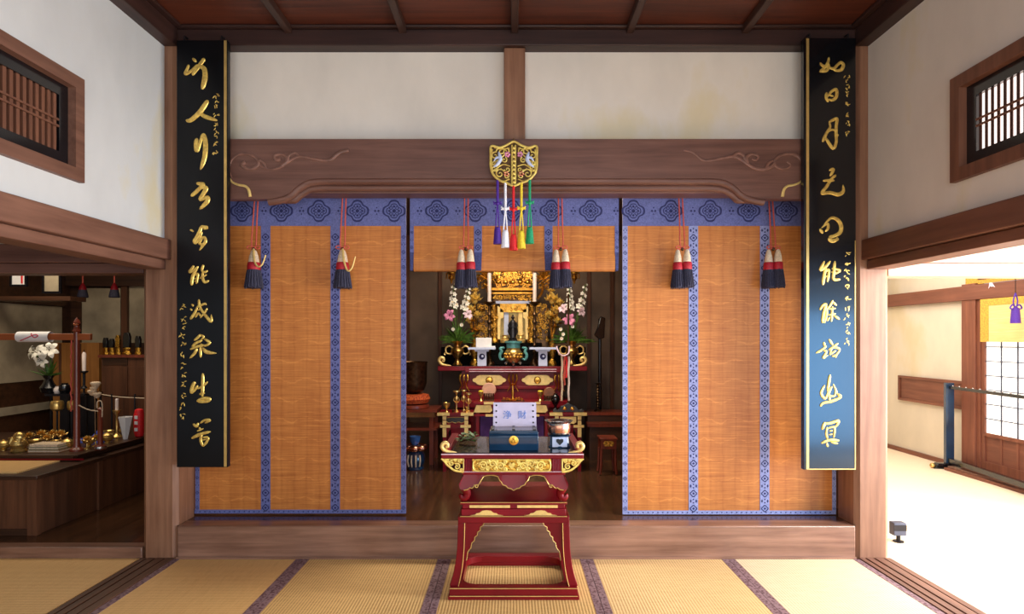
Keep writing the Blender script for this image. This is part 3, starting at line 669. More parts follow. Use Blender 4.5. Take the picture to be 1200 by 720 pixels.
# ================================================================ RED STAND AND TABLE IN FRONT OF THE STEP
def scroll_end(root, x, y, z, s, sg, mat='gold_pale', name='scroll_end', th=.03):
    # curled end: a foot running inward and a curl rising at the outer end; x is the outer edge
    m = MB()
    pts = spline([(x-sg*1.55*s, z+.04*s), (x-sg*1.1*s, z+.1*s), (x-sg*.65*s, z+.16*s), (x-sg*.3*s, z+.34*s), (x-sg*.12*s, z+.66*s), (x-sg*.3*s, z+.98*s), (x-sg*.62*s, z+.92*s), (x-sg*.66*s, z+.64*s), (x-sg*.48*s, z+.6*s)], 5)
    n = len(pts); rr = [s*(.06+.15*min(1, i/(n*.4))) if i < n*.6 else s*(.21-.05*(i/n-.6)/.4) for i in range(n)]
    m.tube([(p[0], y+th/2, max(p[1], z+rr[i]*.95)) for i, p in enumerate(pts)], rr, 10)
    return m.build(name, mat, root)
def ribbon_line(root, pts3, r, mat='gold_line', name='gilt_line'):
    return MB().tube(pts3, r, 6).build(name, mat, root)
tx = .009; yf = -.63
st = thing('table_stand', 'red lacquer stand with splayed legs on the tatami, carrying the offering table', 'stand', (tx, -.35, 0))
bx0, bx1, by0, by1 = -.342, .360, -.63, -.07
m = MB()
for (z0, z1, e) in ((.001, .022, .008), (.022, .062, 0)):
    a, b, c, d = bx0-e, bx1+e, by0-e, by1+e; w = .062+e
    m.box(a, b, c, c+w, z0, z1).box(a, b, d-w, d, z0, z1).box(a, a+w, c+w, d-w, z0, z1).box(b-w, b, c+w, d-w, z0, z1)
for sx in (0, 1):                                          # rounded inner corners
    for sy in (0, 1):
        cx_ = bx0+.062 if sx == 0 else bx1-.062; cy_ = by0+.062 if sy == 0 else by1-.062
        dx, dy = (1 if sx == 0 else -1)*.09, (1 if sy == 0 else -1)*.09
        arc = [(cx_+dx*(1-math.sin(t)), cy_+dy*(1-math.cos(t))) for t in [PI/2*i/6 for i in range(7)]]
        m.prism([(cx_, cy_)]+arc, .023, .061, 'z')
m.build('base_frame', 'red', st, bevel=.003)
for (y, z) in ((by0-.0005, .0605), (by0-.0085, .0215)): ribbon_line(st, [(bx0, y, z), (bx1, y, z)], .0022)
for sx in (-1, 1):
    for y0 in (-.60, -.16):
        ln = []
        for t in [i/10 for i in range(11)]:
            z = .062+(.412-.062)*(1-t); off = .035*(t**3.2)+.006*t; ln.append((tx+sx*(.288+off), z))
        wi = [.042+.012*(i/10)**3 for i in range(11)]
        m = MB(); vs = []
        for yy in (y0, y0+.055):
            for (p, w) in zip(ln, wi): vs += [(p[0]-w/2, yy, p[1]), (p[0]+w/2, yy, p[1])]
        k = 22; fs = []
        for i in range(10):
            a, b = 2*i, 2*i+2
            fs += [(a, b, b+1, a+1), (k+a, k+a+1, k+b+1, k+b), (a, k+a, k+b, b), (a+1, b+1, k+b+1, k+a+1)]
        fs += [(0, 1, k+1, k), (20, k+20, k+21, 21)]
        m.add(vs, fs); lg = m.build('leg', 'red', st, bevel=.003)
        if y0 < -.5:
            ribbon_line(lg, [(p[0]-sx*(w/2-.004), y0-.001, p[1]) for p, w in zip(ln, wi)], .0024)
            # stepped spandrel between leg and top
            x = tx+sx*.268
            pr = [(0, .41), (.105, .41), (.098, .395), (.083, .385), (.083, .368), (.068, .358), (.066, .34), (.052, .33), (.05, .31), (.036, .298), (.03, .27), (.014, .25), (.006, .2), (0, .2)]
            MB().prism([(x-sx*p[0], p[1]) for p in pr], y0+.012, y0+.034).build('spandrel', 'red', st)
            ribbon_line(st, [(x-sx*p[0], y0+.011, p[1]) for p in pr[1:-1]], .0025)
m = MB(); e = .308
m.box(tx-e, tx+e, -.605, -.085, .412, .447)
m.build('apron_board', 'red', st, bevel=.003)
m = MB().box(tx-.29, tx+.29, -.592, -.1, .447, .486).box(tx-.297, tx+.297, -.598, -.095, .512, .526).box(tx-.284, tx+.284, -.585, -.105, .486, .512)
m.build('stand_top', 'red_deep', st, bevel=.003)
for sx in (-1, 1): 
    MB().box(*sorted((tx+sx*.02, tx+sx*.245)), -.5885, -.584, .492, .507).build('gilt_strip', 'gold_pale', st)
    pts = [(tx+sx*.15+d*.01*8, .452+h) for d, h in ((-1.15,0),(-.8,.004),(-.7,.012),(-.5,.014),(-.3,.026),(0,.029),(.3,.026),(.5,.014),(.7,.012),(.8,.004),(1.15,0))]
    MB().prism(pts, -.5965, -.592).build('gilt_lozenge', 'gold_pale', st)
for (z, y) in ((.524, -.599), (.449, -.606)): ribbon_line(st, [(tx-.295, y, z), (tx+.295, y, z)], .0025)
# ---------------------------------------------------------------- the table on it
tb = thing('offering_table', 'ornate vermilion lacquer table with a gold scroll frieze, standing on the red stand', 'table', (tx, -.37, .5265))
yt = -.66; zt = .811
wx0, wx1 = X(517, yt), X(684, yt)
m = MB().box(wx0, wx1, yt, -.09, .779, .806); m.build('tabletop', 'red', tb, bevel=.004)
MB().box(wx0+.03, wx1-.03, yt+.01, -.1, .806, zt-.0005).build('top_surface', 'black', tb)
for sx, x in ((-1, wx0), (1, wx1)):
    a, b = sorted((x-sx*.004, x-sx*.045)); MB().box(a, b, yt+.03, -.095, .8065, .832).build('raised_edge', 'red_deep', tb, bevel=.003)
    scroll_end(tb, x+sx*.004, yt+.002, .8065, .056, sx)
ribbon_line(tb, [(wx0, yt-.001, .803), (wx1, yt-.001, .803)], .003, 'pale_pink', 'pale_line')
fx0, fx1 = X(543, yt+.02), X(660, yt+.02)
MB().box(fx0, fx1, yt+.02, -.12, .705, .779).build('frieze_board', 'red', tb)
for sx, x in ((-1, X(548, yt)), (1, X(652, yt))):          # ribbed blocks at both ends of the frieze
    m = MB()
    for i in range(5): m.lathe((x+(i-2)*.009, yt+.014, 0), [(.0045, .708), (.0045, .776)], 8)
    m.build('ribbed_block', 'red', tb)
px0, px1 = X(553.5, yt), X(646, yt); zc = .742; hz = .031
MB().box(px0, px1, yt+.008, yt+.02, .709, .775).build('frieze_ground', 'gold_dark', tb)
m = MB()
fr = [(px0, .712), (px1, .712), (px1, .773), (px0, .773)]
rim = spline([(px0+.004, zc), (px0+.012, zc+.026), (px0+.05, zc+hz), (tx, zc+hz), (px1-.05, zc+hz), (px1-.012, zc+.026), (px1-.004, zc), (px1-.012, zc-.026), (px1-.05, zc-hz), (tx, zc-hz), (px0+.05, zc-hz), (px0+.012, zc-.026)], 5, True)
m.tube([(p[0], yt+.004, p[1]) for p in rim], .0045, 6, True)
cxm = (px0+px1)/2
for sx in (-1, 1):
    for (dx, dz, r, tn, a, sg) in ((.155, 0, .024, 1.6, 0, 1), (.105, .008, .02, 1.5, 3.4, -1), (.062, -.004, .021, 1.5, .2, 1), (.13, -.018, .011, 1.2, 2, -1), (.13, .02, .01, 1.2, 2, 1), (.085, -.02, .011, 1.2, 0, 1), (.083, .022, .009, 1.2, 0, -1), (.038, .018, .011, 1.2, 1, 1), (.038, -.02, .01, 1.2, 4, -1)):
        relief(m, spiral(cxm+sx*dx, zc+dz, r, tn, a if sx > 0 else PI-a, sg*sx), yt+.003, .0066, .004, 8, .9)
    for j in range(7):
        t = j/6; x = cxm+sx*(.035+.13*t); z = zc+.012*math.sin(j*2.1)
        relief(m, spline([(x, z), (x+sx*.014, z+.012*(-1)**j), (x+sx*.03, z+.006*(-1)**j)], 5), yt+.002, .005, .0015, 8)
heart = spline([(cxm, zc-.018), (cxm-.017, zc+.004), (cxm-.01, zc+.017), (cxm, zc+.01), (cxm+.01, zc+.017), (cxm+.017, zc+.004)], 5, True)
m.prism(heart, yt-.002, yt+.006)
m.build('gilt_scroll_frieze', 'gold_bright', tb)
for sx, x in ((-1, wx0), (1, wx1)):                        # openwork brackets under the corners
    xi = X(543, yt) if sx < 0 else X(659, yt)
    m = MB(); L = abs(x-xi)
    edge = spline([(x, .778), (x-sx*.018, .762), (x-sx*.03, .745), (x-sx*.05, .728), (x-sx*.075, .712), (xi, .704)], 5)
    relief(m, edge, yt+.012, .006, .006, 8)
    relief(m, [(x, .776), (xi, .776)], yt+.012, .004); relief(m, [(xi, .706), (xi, .776)], yt+.012, .004)
    for (dx, z, r, a, sg) in ((.03, .765, .011, 0, 1), (.055, .752, .016, 2, -1), (.085, .734, .018, 1, 1), (.1, .764, .012, 3, -1), (.075, .768, .008, 0, 1), (.11, .715, .008, 0, 1)):
        if dx < L-.004: relief(m, spiral(x-sx*dx, z, r, 1.4, a if sx > 0 else PI-a, sg*sx), yt+.011, .005, .003, 8)
    m.build('corner_bracket', 'gold_bright', tb)
    m = MB()                                               # same carving along the side of the table
    for i in range(7):
        relief(m, spiral(0, 0, .02, 1.4, i, 1), 0, .005) if False else None
    m.box(*sorted((x-sx*.02, xi)), yt+.05, -.12, .74, .776); m.build('side_frieze', 'gold_dark', tb)
ux0, ux1 = X(543, yt+.03), X(661, yt+.03)
MB().box(ux0-.006, ux1+.006, yt+.022, -.115, .686, .705).build('waist_board', 'red', tb, bevel=.003)
ribbon_line(tb, [(ux0, yt+.021, .7035), (ux1, yt+.021, .7035)], .0022, 'pale_pink', 'pale_line')
# cabriole apron with cusps, on all four sides
def apron(x0, x1, mir_y, y):
    c = (x0+x1)/2; h = (x1-x0)/2
    prof = [(-1, .684), (-1.06, .66), (-1.1, .635), (-1.08, .612), (-1.0, .603), (-.93, .606), (-.88, .616), (-.83, .614), (-.77, .632), (-.7, .634), (-.66, .655), (-.61, .674), (-.54, .68), (-.46, .682), (-.39, .68), (-.32, .674), (-.28, .655), (-.25, .648), (-.22, .632), (-.15, .626), (-.12, .615), (-.06, .612), (0, .602)]
    full = prof+[(-p[0], p[1]) for p in reversed(prof[:-1])]
    return [(c+p[0]*h, p[1]) for p in full]
ax0, ax1 = ux0+.004, ux1-.004
for y0, y1 in ((yt+.03, yt+.062), (-.16, -.128)):
    pr = apron(ax0, ax1, 0, y0); m = MB(); k = len(pr)
    vs = [(p[0], y0, p[1]) for p in pr]+[(p[0], y0, .686) for p in pr]+[(p[0], y1, p[1]) for p in pr]+[(p[0], y1, .686) for p in pr]
    cl = lambda v: min(max(v, ax0), ax1)
    vs = [(p[0], y0-(.016 if p[1] < .67 else 0), p[1]) for p in pr]+[(cl(p[0]), y0, .686) for p in pr]+[(p[0], y1, p[1]) for p in pr]+[(cl(p[0]), y1, .686) for p in pr]
    fs = []
    for i in range(k-1): fs += [(i, i+1, k+i+1, k+i), (2*k+i+1, 2*k+i, 3*k+i, 3*k+i+1), (i+1, i, 2*k+i, 2*k+i+1), (k+i, k+i+1, 3*k+i+1, 3*k+i)]
    m.add(vs, fs); m.build('apron', 'red', tb)
    if y0 < -.5:
        ribbon_line(tb, [(p[0], y0-(.0175 if p[1] < .67 else .002), p[1]+.002) for p in pr[4:-4]], .003)
        for sx in (-1, 1):
            relief(g := MB(), spiral((ax0+ax1)/2+sx*.205, .625, .014, 1.3, 0 if sx > 0 else PI, sx), y0-.012, .003, .002); g.build('gilt_curl', 'gold_line', tb)
        MB().box(ax0+.03, ax1-.03, y1+.002, y1+.012, .64, .686).build('pierced_panel', 'bronze', tb)
for sx, x in ((-1, ax0), (1, ax1)):
    a, b = sorted((x-sx*.03, x+sx*.006)); MB().box(a, b, yt+.07, -.17, .63, .686).build('apron', 'red', tb)
    for y in (yt+.07, -.15):                               # scrolled feet
        pts = spline([(x+sx*.004, y-.02, .635), (x-sx*.002, y-.012, .605), (x-sx*.014, y, .58), (x-sx*.008, y, .556), (x+sx*.008, y, .549), (x+sx*.016, y, .557), (x+sx*.012, y, .565)], 5)
        n = len(pts); MB().tube(pts, [.026-.011*i/n for i in range(n)], 12).build('scrolled_foot', 'red', tb)
# ---------------------------------------------------------------- offertory box on the table
zT = zt
bxr = thing('offertory_box', 'glossy blue-black money box with a gold crest and open top, on the red table', 'box', (.01, -.55, zT))
b0, b1 = -.127, .1455
prof = [(-.6, zT), (-.61, zT+.03), (-.622, zT+.05), (-.622, zT+.085), (-.606, zT+.097), (-.606, zT+.104), (-.44, zT+.104), (-.44, zT)]
MB().prism(prof, b0, b1, 'x').build('body', 'blueblack', bxr, bevel=.003)
MB().box(b0+.005, b1-.005, -.612, -.435, zT+.1045, zT+.112).build('top_rim', 'blueblack', bxr)
MB().box(b0+.02, b1-.02, -.595, -.465, zT+.1125, zT+.114).build('coin_slot', 'black', bxr)
for x in ((b0+b1)/2, b0+.02, b1-.02): MB().box(x-.008, x+.008, -.6, -.46, zT+.1145, zT+.12).build('slat', 'iron', bxr)
cq = ((b0+b1)/2, -.6225, zT+.062)
m = MB().lathe(cq, [(.0, .0), (.024, .0), (.026, .003), (.022, .0045), (0, .0045)], 28, 'y'); o = m.build('gold_crest', 'gold', bxr)
m = MB()
for i in range(3):
    a = PI/2+i*2*PI/3; m.ball((cq[0]+.01*math.cos(a), cq[1]-.004, cq[2]+.01*math.sin(a)), (.008, .003, .008), 10, 6)
m.build('crest_leaf', 'gold_dark', o)
y0, z0, y1, z1 = -.452, zT+.113, -.40, Z(472, -.4)
pl = thing('offertory_sign', 'pale lilac board with dark studs and two blue characters, leaning behind the money box', 'sign', (.018, y0, z0))
s0, s1 = X(578, -.43), X(628.5, -.43)
MB().hexa([(s0, y0, z0), (s1, y0, z0), (s1, y0+.008, z0), (s0, y0+.008, z0)], [(s0, y1, z1), (s1, y1, z1), (s1, y1+.008, z1), (s0, y1+.008, z1)]).build('board', 'lilac', pl)
def onp(x, t, d=.001): return (x, y0+(y1-y0)*t-d, z0+(z1-z0)*t)
for x in (s0+.018, s1-.018):
    for t in (.17, .4, .64, .88): MB().ball(onp(x, t), (.0055, .004, .0055), 10, 6).build('stud', 'black', pl)
def glyph(ch, x, t, size, root, mat):
    cu = bpy.data.curves.new('glyph', 'FONT'); cu.body = ch; cu.size = size; cu.align_x = 'CENTER'; cu.extrude = .0006
    o = bpy.data.objects.new('glyph', cu); COL.objects.link(o)
    me = bpy.data.meshes.new_from_object(o.evaluated_get(bpy.context.evaluated_depsgraph_get()))
    bpy.data.objects.remove(o); bpy.data.curves.remove(cu)
    g = bpy.data.objects.new('painted_character', me); COL.objects.link(g); me.materials.clear(); me.materials.append(M[mat])
    g.parent = root; g.location = Vector(onp(x, t, .0015))-root.location; g.rotation_euler.x = math.atan2(z1-z0, y1-y0); g.name = 'painted_character'
    return g
M['blue_ink'] = flat('blue_ink', (96, 132, 204), .6, var=.05)
glyph('浄', X(594.5, -.43), .36, .052, pl, 'blue_ink'); glyph('財', X(612, -.43), .36, .052, pl, 'blue_ink')
# little hexagonal stand and burner on the table
yb_ = -.45; xb = X(655, yb_)
hs = thing('burner_stand', 'small pale grey stand pierced with a heart, under the metal incense bowl', 'stand', (xb, yb_, zT))
m = MB().lathe((xb, yb_, 0), [(.072, zT), (.072, zT+.008), (.064, zT+.012), (.06, zT+.058), (.07, zT+.064), (.075, zT+.07)], 6, a0=PI/6); m.build('body', 'blueblack', hs, smooth=False)
w = .042
MB().box(xb-w, xb+w, yb_-.0655, yb_-.058, zT+.006, zT+.062).build('pale_face', 'white_blue', hs)
hh = [(xb, zT+.016), (xb-.02, zT+.036), (xb-.02, zT+.05), (xb-.008, zT+.053), (xb, zT+.049), (xb+.008, zT+.053), (xb+.02, zT+.05), (xb+.02, zT+.036)]
MB().prism(hh, yb_-.067, yb_-.0656).build('heart_cutout', 'black', hs)
bw = thing('incense_bowl', 'silver and copper incense bowl with a flared rim, on the heart-pierced stand', 'bowl', (xb, yb_, zT+.071))
z_ = zT+.0715
MB().lathe((xb, yb_, 0), [(.04, z_), (.058, z_+.004), (.064, z_+.03), (.066, z_+.064), (.082, z_+.078), (.077, z_+.078), (.062, z_+.064), (.058, z_+.02), (0, z_+.016)], 28).build('body', 'silver', bw)
MB().lathe((xb, yb_, 0), [(.064, z_+.012), (.0665, z_+.03), (.067, z_+.05), (.066, z_+.054)], 28).build('copper_band', 'copper', bw)
MB().lathe((xb, yb_, 0), [(0, z_+.045), (.059, z_+.045), (.059, z_+.047), (0, z_+.047)], 20).build('ash', 'plaster_dim', bw)
# greenery on the table
yg = -.35; xg = X(548, yg)
gp = thing('evergreen_sprig', 'dark green leafy sprig lying on the red table beside the money box', 'sprig', (xg, yg, zT))
rng = random.Random(2); m = MB()
for i in range(46):
    a = rng.uniform(0, 2*PI); l = rng.uniform(.025, .05); c = Vector((xg+rng.uniform(-.045, .05), yg+rng.uniform(-.05, .05), zT+rng.uniform(.012, .055)))
    d = Vector((math.cos(a), math.sin(a)*.6, rng.uniform(.0, .5))).normalized(); s_ = d.cross(Vector((0,0,1))).normalized()*l*.28; u = Vector((0,0,.004))
    m.add([c, c+d*l*.5+s_+u, c+d*l, c+d*l*.5-s_+u], [(0, 1, 2), (0, 2, 3)])
m.build('leaves', 'leaf', gp)
MB().tube([(xg-.05, yg, zT+.008), (xg, yg+.01, zT+.02), (xg+.05, yg-.01, zT+.014)], .005, 6).build('twig', 'bronze', gp)
# ================================================================ THE ALTAR
ya = 2.1; za = Z(429.5, ya)                                  # top of the main altar
al = thing('main_altar', 'deep red lacquer altar with gilt cartouches, carrying vases and candlesticks', 'altar', (.005, ya+.35, ZF))
a0, a1 = X(513, ya), X(688, ya)
MB().box(a0, a1, ya, ya+.75, za-.045, za-.002).build('altar_top', 'red_deep', al, bevel=.004)
MB().box(a0+.02, a1-.02, ya+.02, ya+.74, za-.002, za).build('top_surface', 'black', al)
MB().box(X(545, ya), X(657, ya), ya+.0-.012, ya+.02, za-.062, za-.006).build('top_moulding', 'red', al, bevel=.004)
for z in (za-.03, za-.052): ribbon_line(al, [(X(550, ya), ya-.013, z), (X(652, ya), ya-.013, z)], .0035, 'pale_pink', 'pale_line')
for sx, x in ((-1, a0), (1, a1)): scroll_end(al, x, ya+.01, za, .085, sx)
for c0, c1 in ((517, 558), (644, 686)): MB().box(X(c0, 2.6), X(c1, 2.6), 2.58, 2.8, za, Z(407, 2.58)).build('back_step', 'flat_black', al)
n0, n1 = X(541, ya+.04), X(659, ya+.04)
MB().box(n0, n1, ya+.05, ya+.7, ZF, za-.05).build('altar_body', 'red_deep', al)
MB().box(n0-.02, n1+.02, ya+.03, ya+.72, Z(457, ya), Z(453, ya)).box(n0-.06, n1+.06, ya-.02, ya+.72, Z(478, ya), Z(470, ya)).box(n0-.1, n1+.1, ya-.06, ya+.72, ZF, Z(486, ya)).build('altar_step', 'red_deep', al, bevel=.006)
for (c0, c1) in ((553, 593.5), (611, 649)):                  # gilt cartouches with round crests
    cxm = (X(c0, ya)+X(c1, ya))/2; h = (X(c1, ya)-X(c0, ya))/2; zc = Z(446, ya); zz = .052
    pts = [(-1, 0), (-.93, .35), (-.8, .45), (-.72, .8), (-.55, 1), (.55, 1), (.72, .8), (.8, .45), (.93, .35), (1, 0), (.93, -.35), (.8, -.45), (.72, -.8), (.55, -1), (-.55, -1), (-.72, -.8), (-.8, -.45), (-.93, -.35)]
    MB().prism([(cxm+p[0]*h, zc+p[1]*zz) for p in pts], ya+.03, ya+.05).build('gilt_cartouche', 'gold_pale', al, bevel=.003)
    o = MB().lathe((cxm, ya+.03, zc), [(0, 0), (.036, 0), (.036, .006), (.03, .01), (.026, .006), (0, .009)], 24, 'y').build('round_crest', 'gold', al)
for px in (543.5, 601, 655):                                 # gilt bracket straps
    m = MB(); x = X(px, ya)
    for d in (-.026, 0, .026):
        m.tube(spline([(x+d*1.3, ya+.02, Z(439, ya)), (x+d*1.5, ya-.0, Z(445, ya)), (x+d*.9, ya+.012, Z(452, ya)), (x+d*2.1, ya+.02, Z(459, ya))], 5), [.011-.0004*i for i in range(16)], 8)
    m.build('gilt_strap', 'gold', al)
za += .0015
# ---------------------------------------------------------------- golden shrine behind
yz = 2.5; s_ = (yz+D)/F
kd = thing('golden_shrine', 'tall carved gold shrine with open doors standing on the altar under the rolled blind', 'shrine', (X(601, yz), yz+.15, za))
kx = X(601, yz)
zl = za
def zx(py): return Z(py, yz)
MB().box(X(560, yz), X(642, yz), yz-.02, yz+.3, za, zx(416)).box(X(567, yz), X(635, yz), yz, yz+.28, zx(416), zx(402)).build('shrine_base', 'flat_black', kd, bevel=.004)
def carving(mb, x0, x1, z0, z1, y, n, r, rng):               # dense carved foliage
    for i in range(n):
        x, z = rng.uniform(x0, x1), rng.uniform(z0, z1); rr = r*rng.uniform(.6, 1.2)
        if i % 3 == 0: mb.ball((x, y-rr*.2, z), (rr*.5, rr*.4, rr*.5), 8, 5)
        else: relief(mb, spiral(x, z, rr, rng.uniform(.8, 1.4), rng.uniform(0, 6), rng.choice((-1, 1)), 10), y-rr*.15, rr*.32, rr*.2, 5, 1)
rng = random.Random(11)
MB().box(X(578, yz), X(626, yz), yz-.01, yz+.25, zx(340), zx(312)).build('upper_board', 'bronze', kd)
MB().box(X(575, yz), X(628, yz), yz-.03, yz+.25, zx(341), zx(337.5)).box(X(576, yz), X(627, yz), yz-.02, yz+.25, zx(345), zx(342.6)).box(X(572, yz), X(631, yz), yz-.06, yz+.26, zx(313), zx(308)).build('cornice', 'gold', kd, bevel=.003)
MB().box(X(578, yz), X(625, yz), yz+.01, yz+.25, zx(355), zx(342)).build('lower_board', 'bronze', kd)
m = MB(); carving(m, X(580, yz), X(624, yz), zx(352), zx(344), yz+.008, 60, .022, rng); m.build('lower_carving', 'gold_dark', kd)
m = MB(); carving(m, X(580, yz), X(624, yz), zx(336), zx(317), yz-.012, 110, .026, rng)
for i in range(5): m.ball((X(584+i*8.5, yz), yz-.025, zx(331)), (.028, .02, .022), 10, 6)
m.build('upper_carving', 'gold', kd)
MB().box(X(581, yz), X(622, yz), yz-.01, yz+.03, zx(356), zx(353)).build('blue_lintel', 'white_blue', kd)
m = MB(); carving(m, X(588, yz), X(615, yz), zx(364), zx(358), yz+.02, 40, .018, rng); m.box(X(586, yz), X(617, yz), yz+.03, yz+.05, zx(366), zx(356)); m.build('inner_canopy', 'gold', kd)
for px in (579, 623):                                        # carved pillars
    m = MB(); m.lathe((X(px, yz), yz+.03, 0), [(.045, zx(402)), (.045, zx(398)), (.032, zx(396)), (.032, zx(358)), (.042, zx(356))], 16)
    carving(m, X(px-3.5, yz), X(px+3.5, yz), zx(397), zx(358), yz-.005, 45, .018, rng); m.build('carved_pillar', 'gold_dark', kd)
for px in (567, 635):
    m = MB(); carving(m, X(px-7, yz), X(px+7, yz), zx(399), zx(356), yz+.05, 70, .024, rng); m.build('side_carving', 'gold_dark', kd); MB().box(X(px-7, yz), X(px+7, yz), yz+.06, yz+.1, za, zx(356)).build('side_board', 'bronze', kd)
m = MB().box(X(586, yz), X(616, yz), yz+.2, yz+.22, zx(402), zx(356)); m.build('back_panel', 'gold_pale', kd)
for (c0, c1, mat, nm) in ((590.5, 596, 'white_blue', 'door leaf painted with a pale reflection'), (607.5, 612.5, 'gold_pale', 'gilded door leaf')):
    o = MB().box(X(c0, yz), X(c1, yz), yz+.06, yz+.08, zx(396), zx(366)).build('door', mat, kd); o['label'] = nm  # white-blue colour of one leaf paints the reflection on it
for sx, (c0, c1) in ((-1, (583, 590)), (1, (613, 619))):      # gilded drapes pulled to the sides
    pts = [(c0, 358), (c1, 364), (c1, 372), (c0+3.5 if sx < 0 else c0+2, 374), (c0+3 if sx < 0 else c0+2.5, 398), (c0, 398)]
    if sx > 0: pts = [(c1, 358), (c0, 364), (c0, 372), (c1-3.5, 374), (c1-3, 398), (c1, 398)]
    MB().prism([(X(p[0], yz), zx(p[1])) for p in pts], yz+.03, yz+.05).build('gilded_curtain', 'gold_pale', kd)
for px in (592, 610):
    m = MB(); x = X(px, yz+.02); m.lathe((x, yz+.02, 0), [(.045, zx(402)), (.05, zx(399)), (.03, zx(397.5)), (.036, zx(396)), (.03, zx(394.5)), (.04, zx(393)), (.0, zx(392.5))], 16); m.build('lotus_pedestal', 'gold_pale', kd)
for sx, px in ((-1, 570), (1, 637)):                         # dragon-like bracket arms at the cornice
    m = MB(); c = (X(px, yz-.05), zx(328))
    for i in range(13):
        a = i*2.4; r = .02+.011*i**.8
        x, z = c[0]+r*math.cos(a)*1.1, c[1]+r*math.sin(a)
        relief(m, spiral(x, z, .032, 1.2, a, 1 if i % 2 else -1, 10), yz-.06-.01*(i % 3), .012, .006, 6, 1)
    for j in range(6):
        a = PI*(.1+.16*j); e = (c[0]+sx*.13*math.cos(a), c[1]+.13*math.sin(a)-.01)
        m.tube([(c[0], yz-.06, c[1]), ((c[0]+e[0])/2, yz-.1, (c[1]+e[1])/2+.02), (e[0], yz-.09, e[1])], [.014, .011, .003], 6)
    m.tube(spline([(c[0], yz-.05, c[1]-.04), (c[0]-sx*.02, yz-.05, c[1]-.14), (c[0]-sx*.06, yz-.02, c[1]-.2)], 6), .014, 8)
    m.build('dragon_bracket', 'gold', kd)
# statue within
ys = yz-.06
sb = MB(); sx0 = X(601, ys)
def zs(py): return Z(py, ys)
st_ = thing('buddha_statue', 'small dark standing statue in long robes inside the open gold shrine', 'statue', (sx0, ys, zs(402)))
MB().lathe((sx0, ys, 0), [(.05, zs(402)), (.055, zs(400)), (.04, zs(398)), (.046, zs(397)), (.036, zs(396)), (0, zs(396))], 20).build('pedestal', 'statue', st_)
sb = MB().lathe((sx0, ys, 0), [(.036, zs(396.2)), (.035, zs(392)), (.031, zs(386)), (.033, zs(381)), (.034, zs(378.5)), (.030, zs(376.6)), (.016, zs(375.4)), (.011, zs(374.6)), (.011, zs(374))], 20, sy=.7)
sb.ball((sx0, ys, zs(372.2)), (.0165, .017, .021), 14, 10); sb.ball((sx0, ys, zs(369.8)), (.008, .008, .007), 10, 6)
for q in (-1, 1):
    sb.tube(spline([(sx0+q*.029, ys, zs(378.4)), (sx0+q*.041, ys-.004, zs(382)), (sx0+q*.03, ys-.028, zs(384.6)), (sx0+q*.008, ys-.034, zs(382.6))], 5), [.011]*10+[.009]*6, 8)
    sb.tube([(sx0+q*.036, ys-.006, zs(384)), (sx0+q*.041, ys-.006, zs(389)), (sx0+q*.036, ys-.006, zs(393))], [.011, .014, .004], 8)
    sb.ball((sx0+q*.0165, ys, zs(372.6)), (.003, .005, .008), 8, 5)
sb.ball((sx0, ys-.0165, zs(372.4)), (.0028, .004, .004), 6, 5)
sb.build('robed_figure', 'statue', st_)
# ---------------------------------------------------------------- things standing on the altar
def stem_point(px, py, y): return P(px, py, y)
yv = 2.28; zv = za
def vase(px, label):
    x = X(px, yv)
    t = thing('flower_vase', label, 'vase', (x, yv, zv), 'brass altar vases')
    k = Z(400, yv)-zv
    pr = [(.05, 0), (.052, .03), (.036, .1), (.022, .2), (.02, .26), (.034, .34), (.062, .5), (.07, .6), (.058, .7), (.032, .78), (.03, .84), (.05, .92), (.078, 1), (.07, 1), (.028, .86), (0, .85)]
    MB().lathe((x, yv, zv), [(r, h*k) for r, h in pr], 24).build('body', 'old_brass', t)
    for sg in (-1, 1):
        m = MB(); m.tube(spline([(x+sg*.05, yv, zv+.72*k), (x+sg*.085, yv, zv+.8*k), (x+sg*.118, yv, zv+.7*k), (x+sg*.112, yv, zv+.52*k), (x+sg*.08, yv, zv+.47*k), (x+sg*.058, yv, zv+.5*k)], 6), .0085, 8)
        m.tube(spline([(x+sg*.112, yv, zv+.55*k), (x+sg*.135, yv, zv+.48*k), (x+sg*.125, yv, zv+.42*k)], 5), .005, 6)
        m.build('scroll_handle', 'gold_pale', t)
    return t
vase(536, 'brass flower vase with scroll handles, beside the white stand holding a paper block')
vase(670, 'brass flower vase with scroll handles, beside the empty white stand and the ribboned pole')
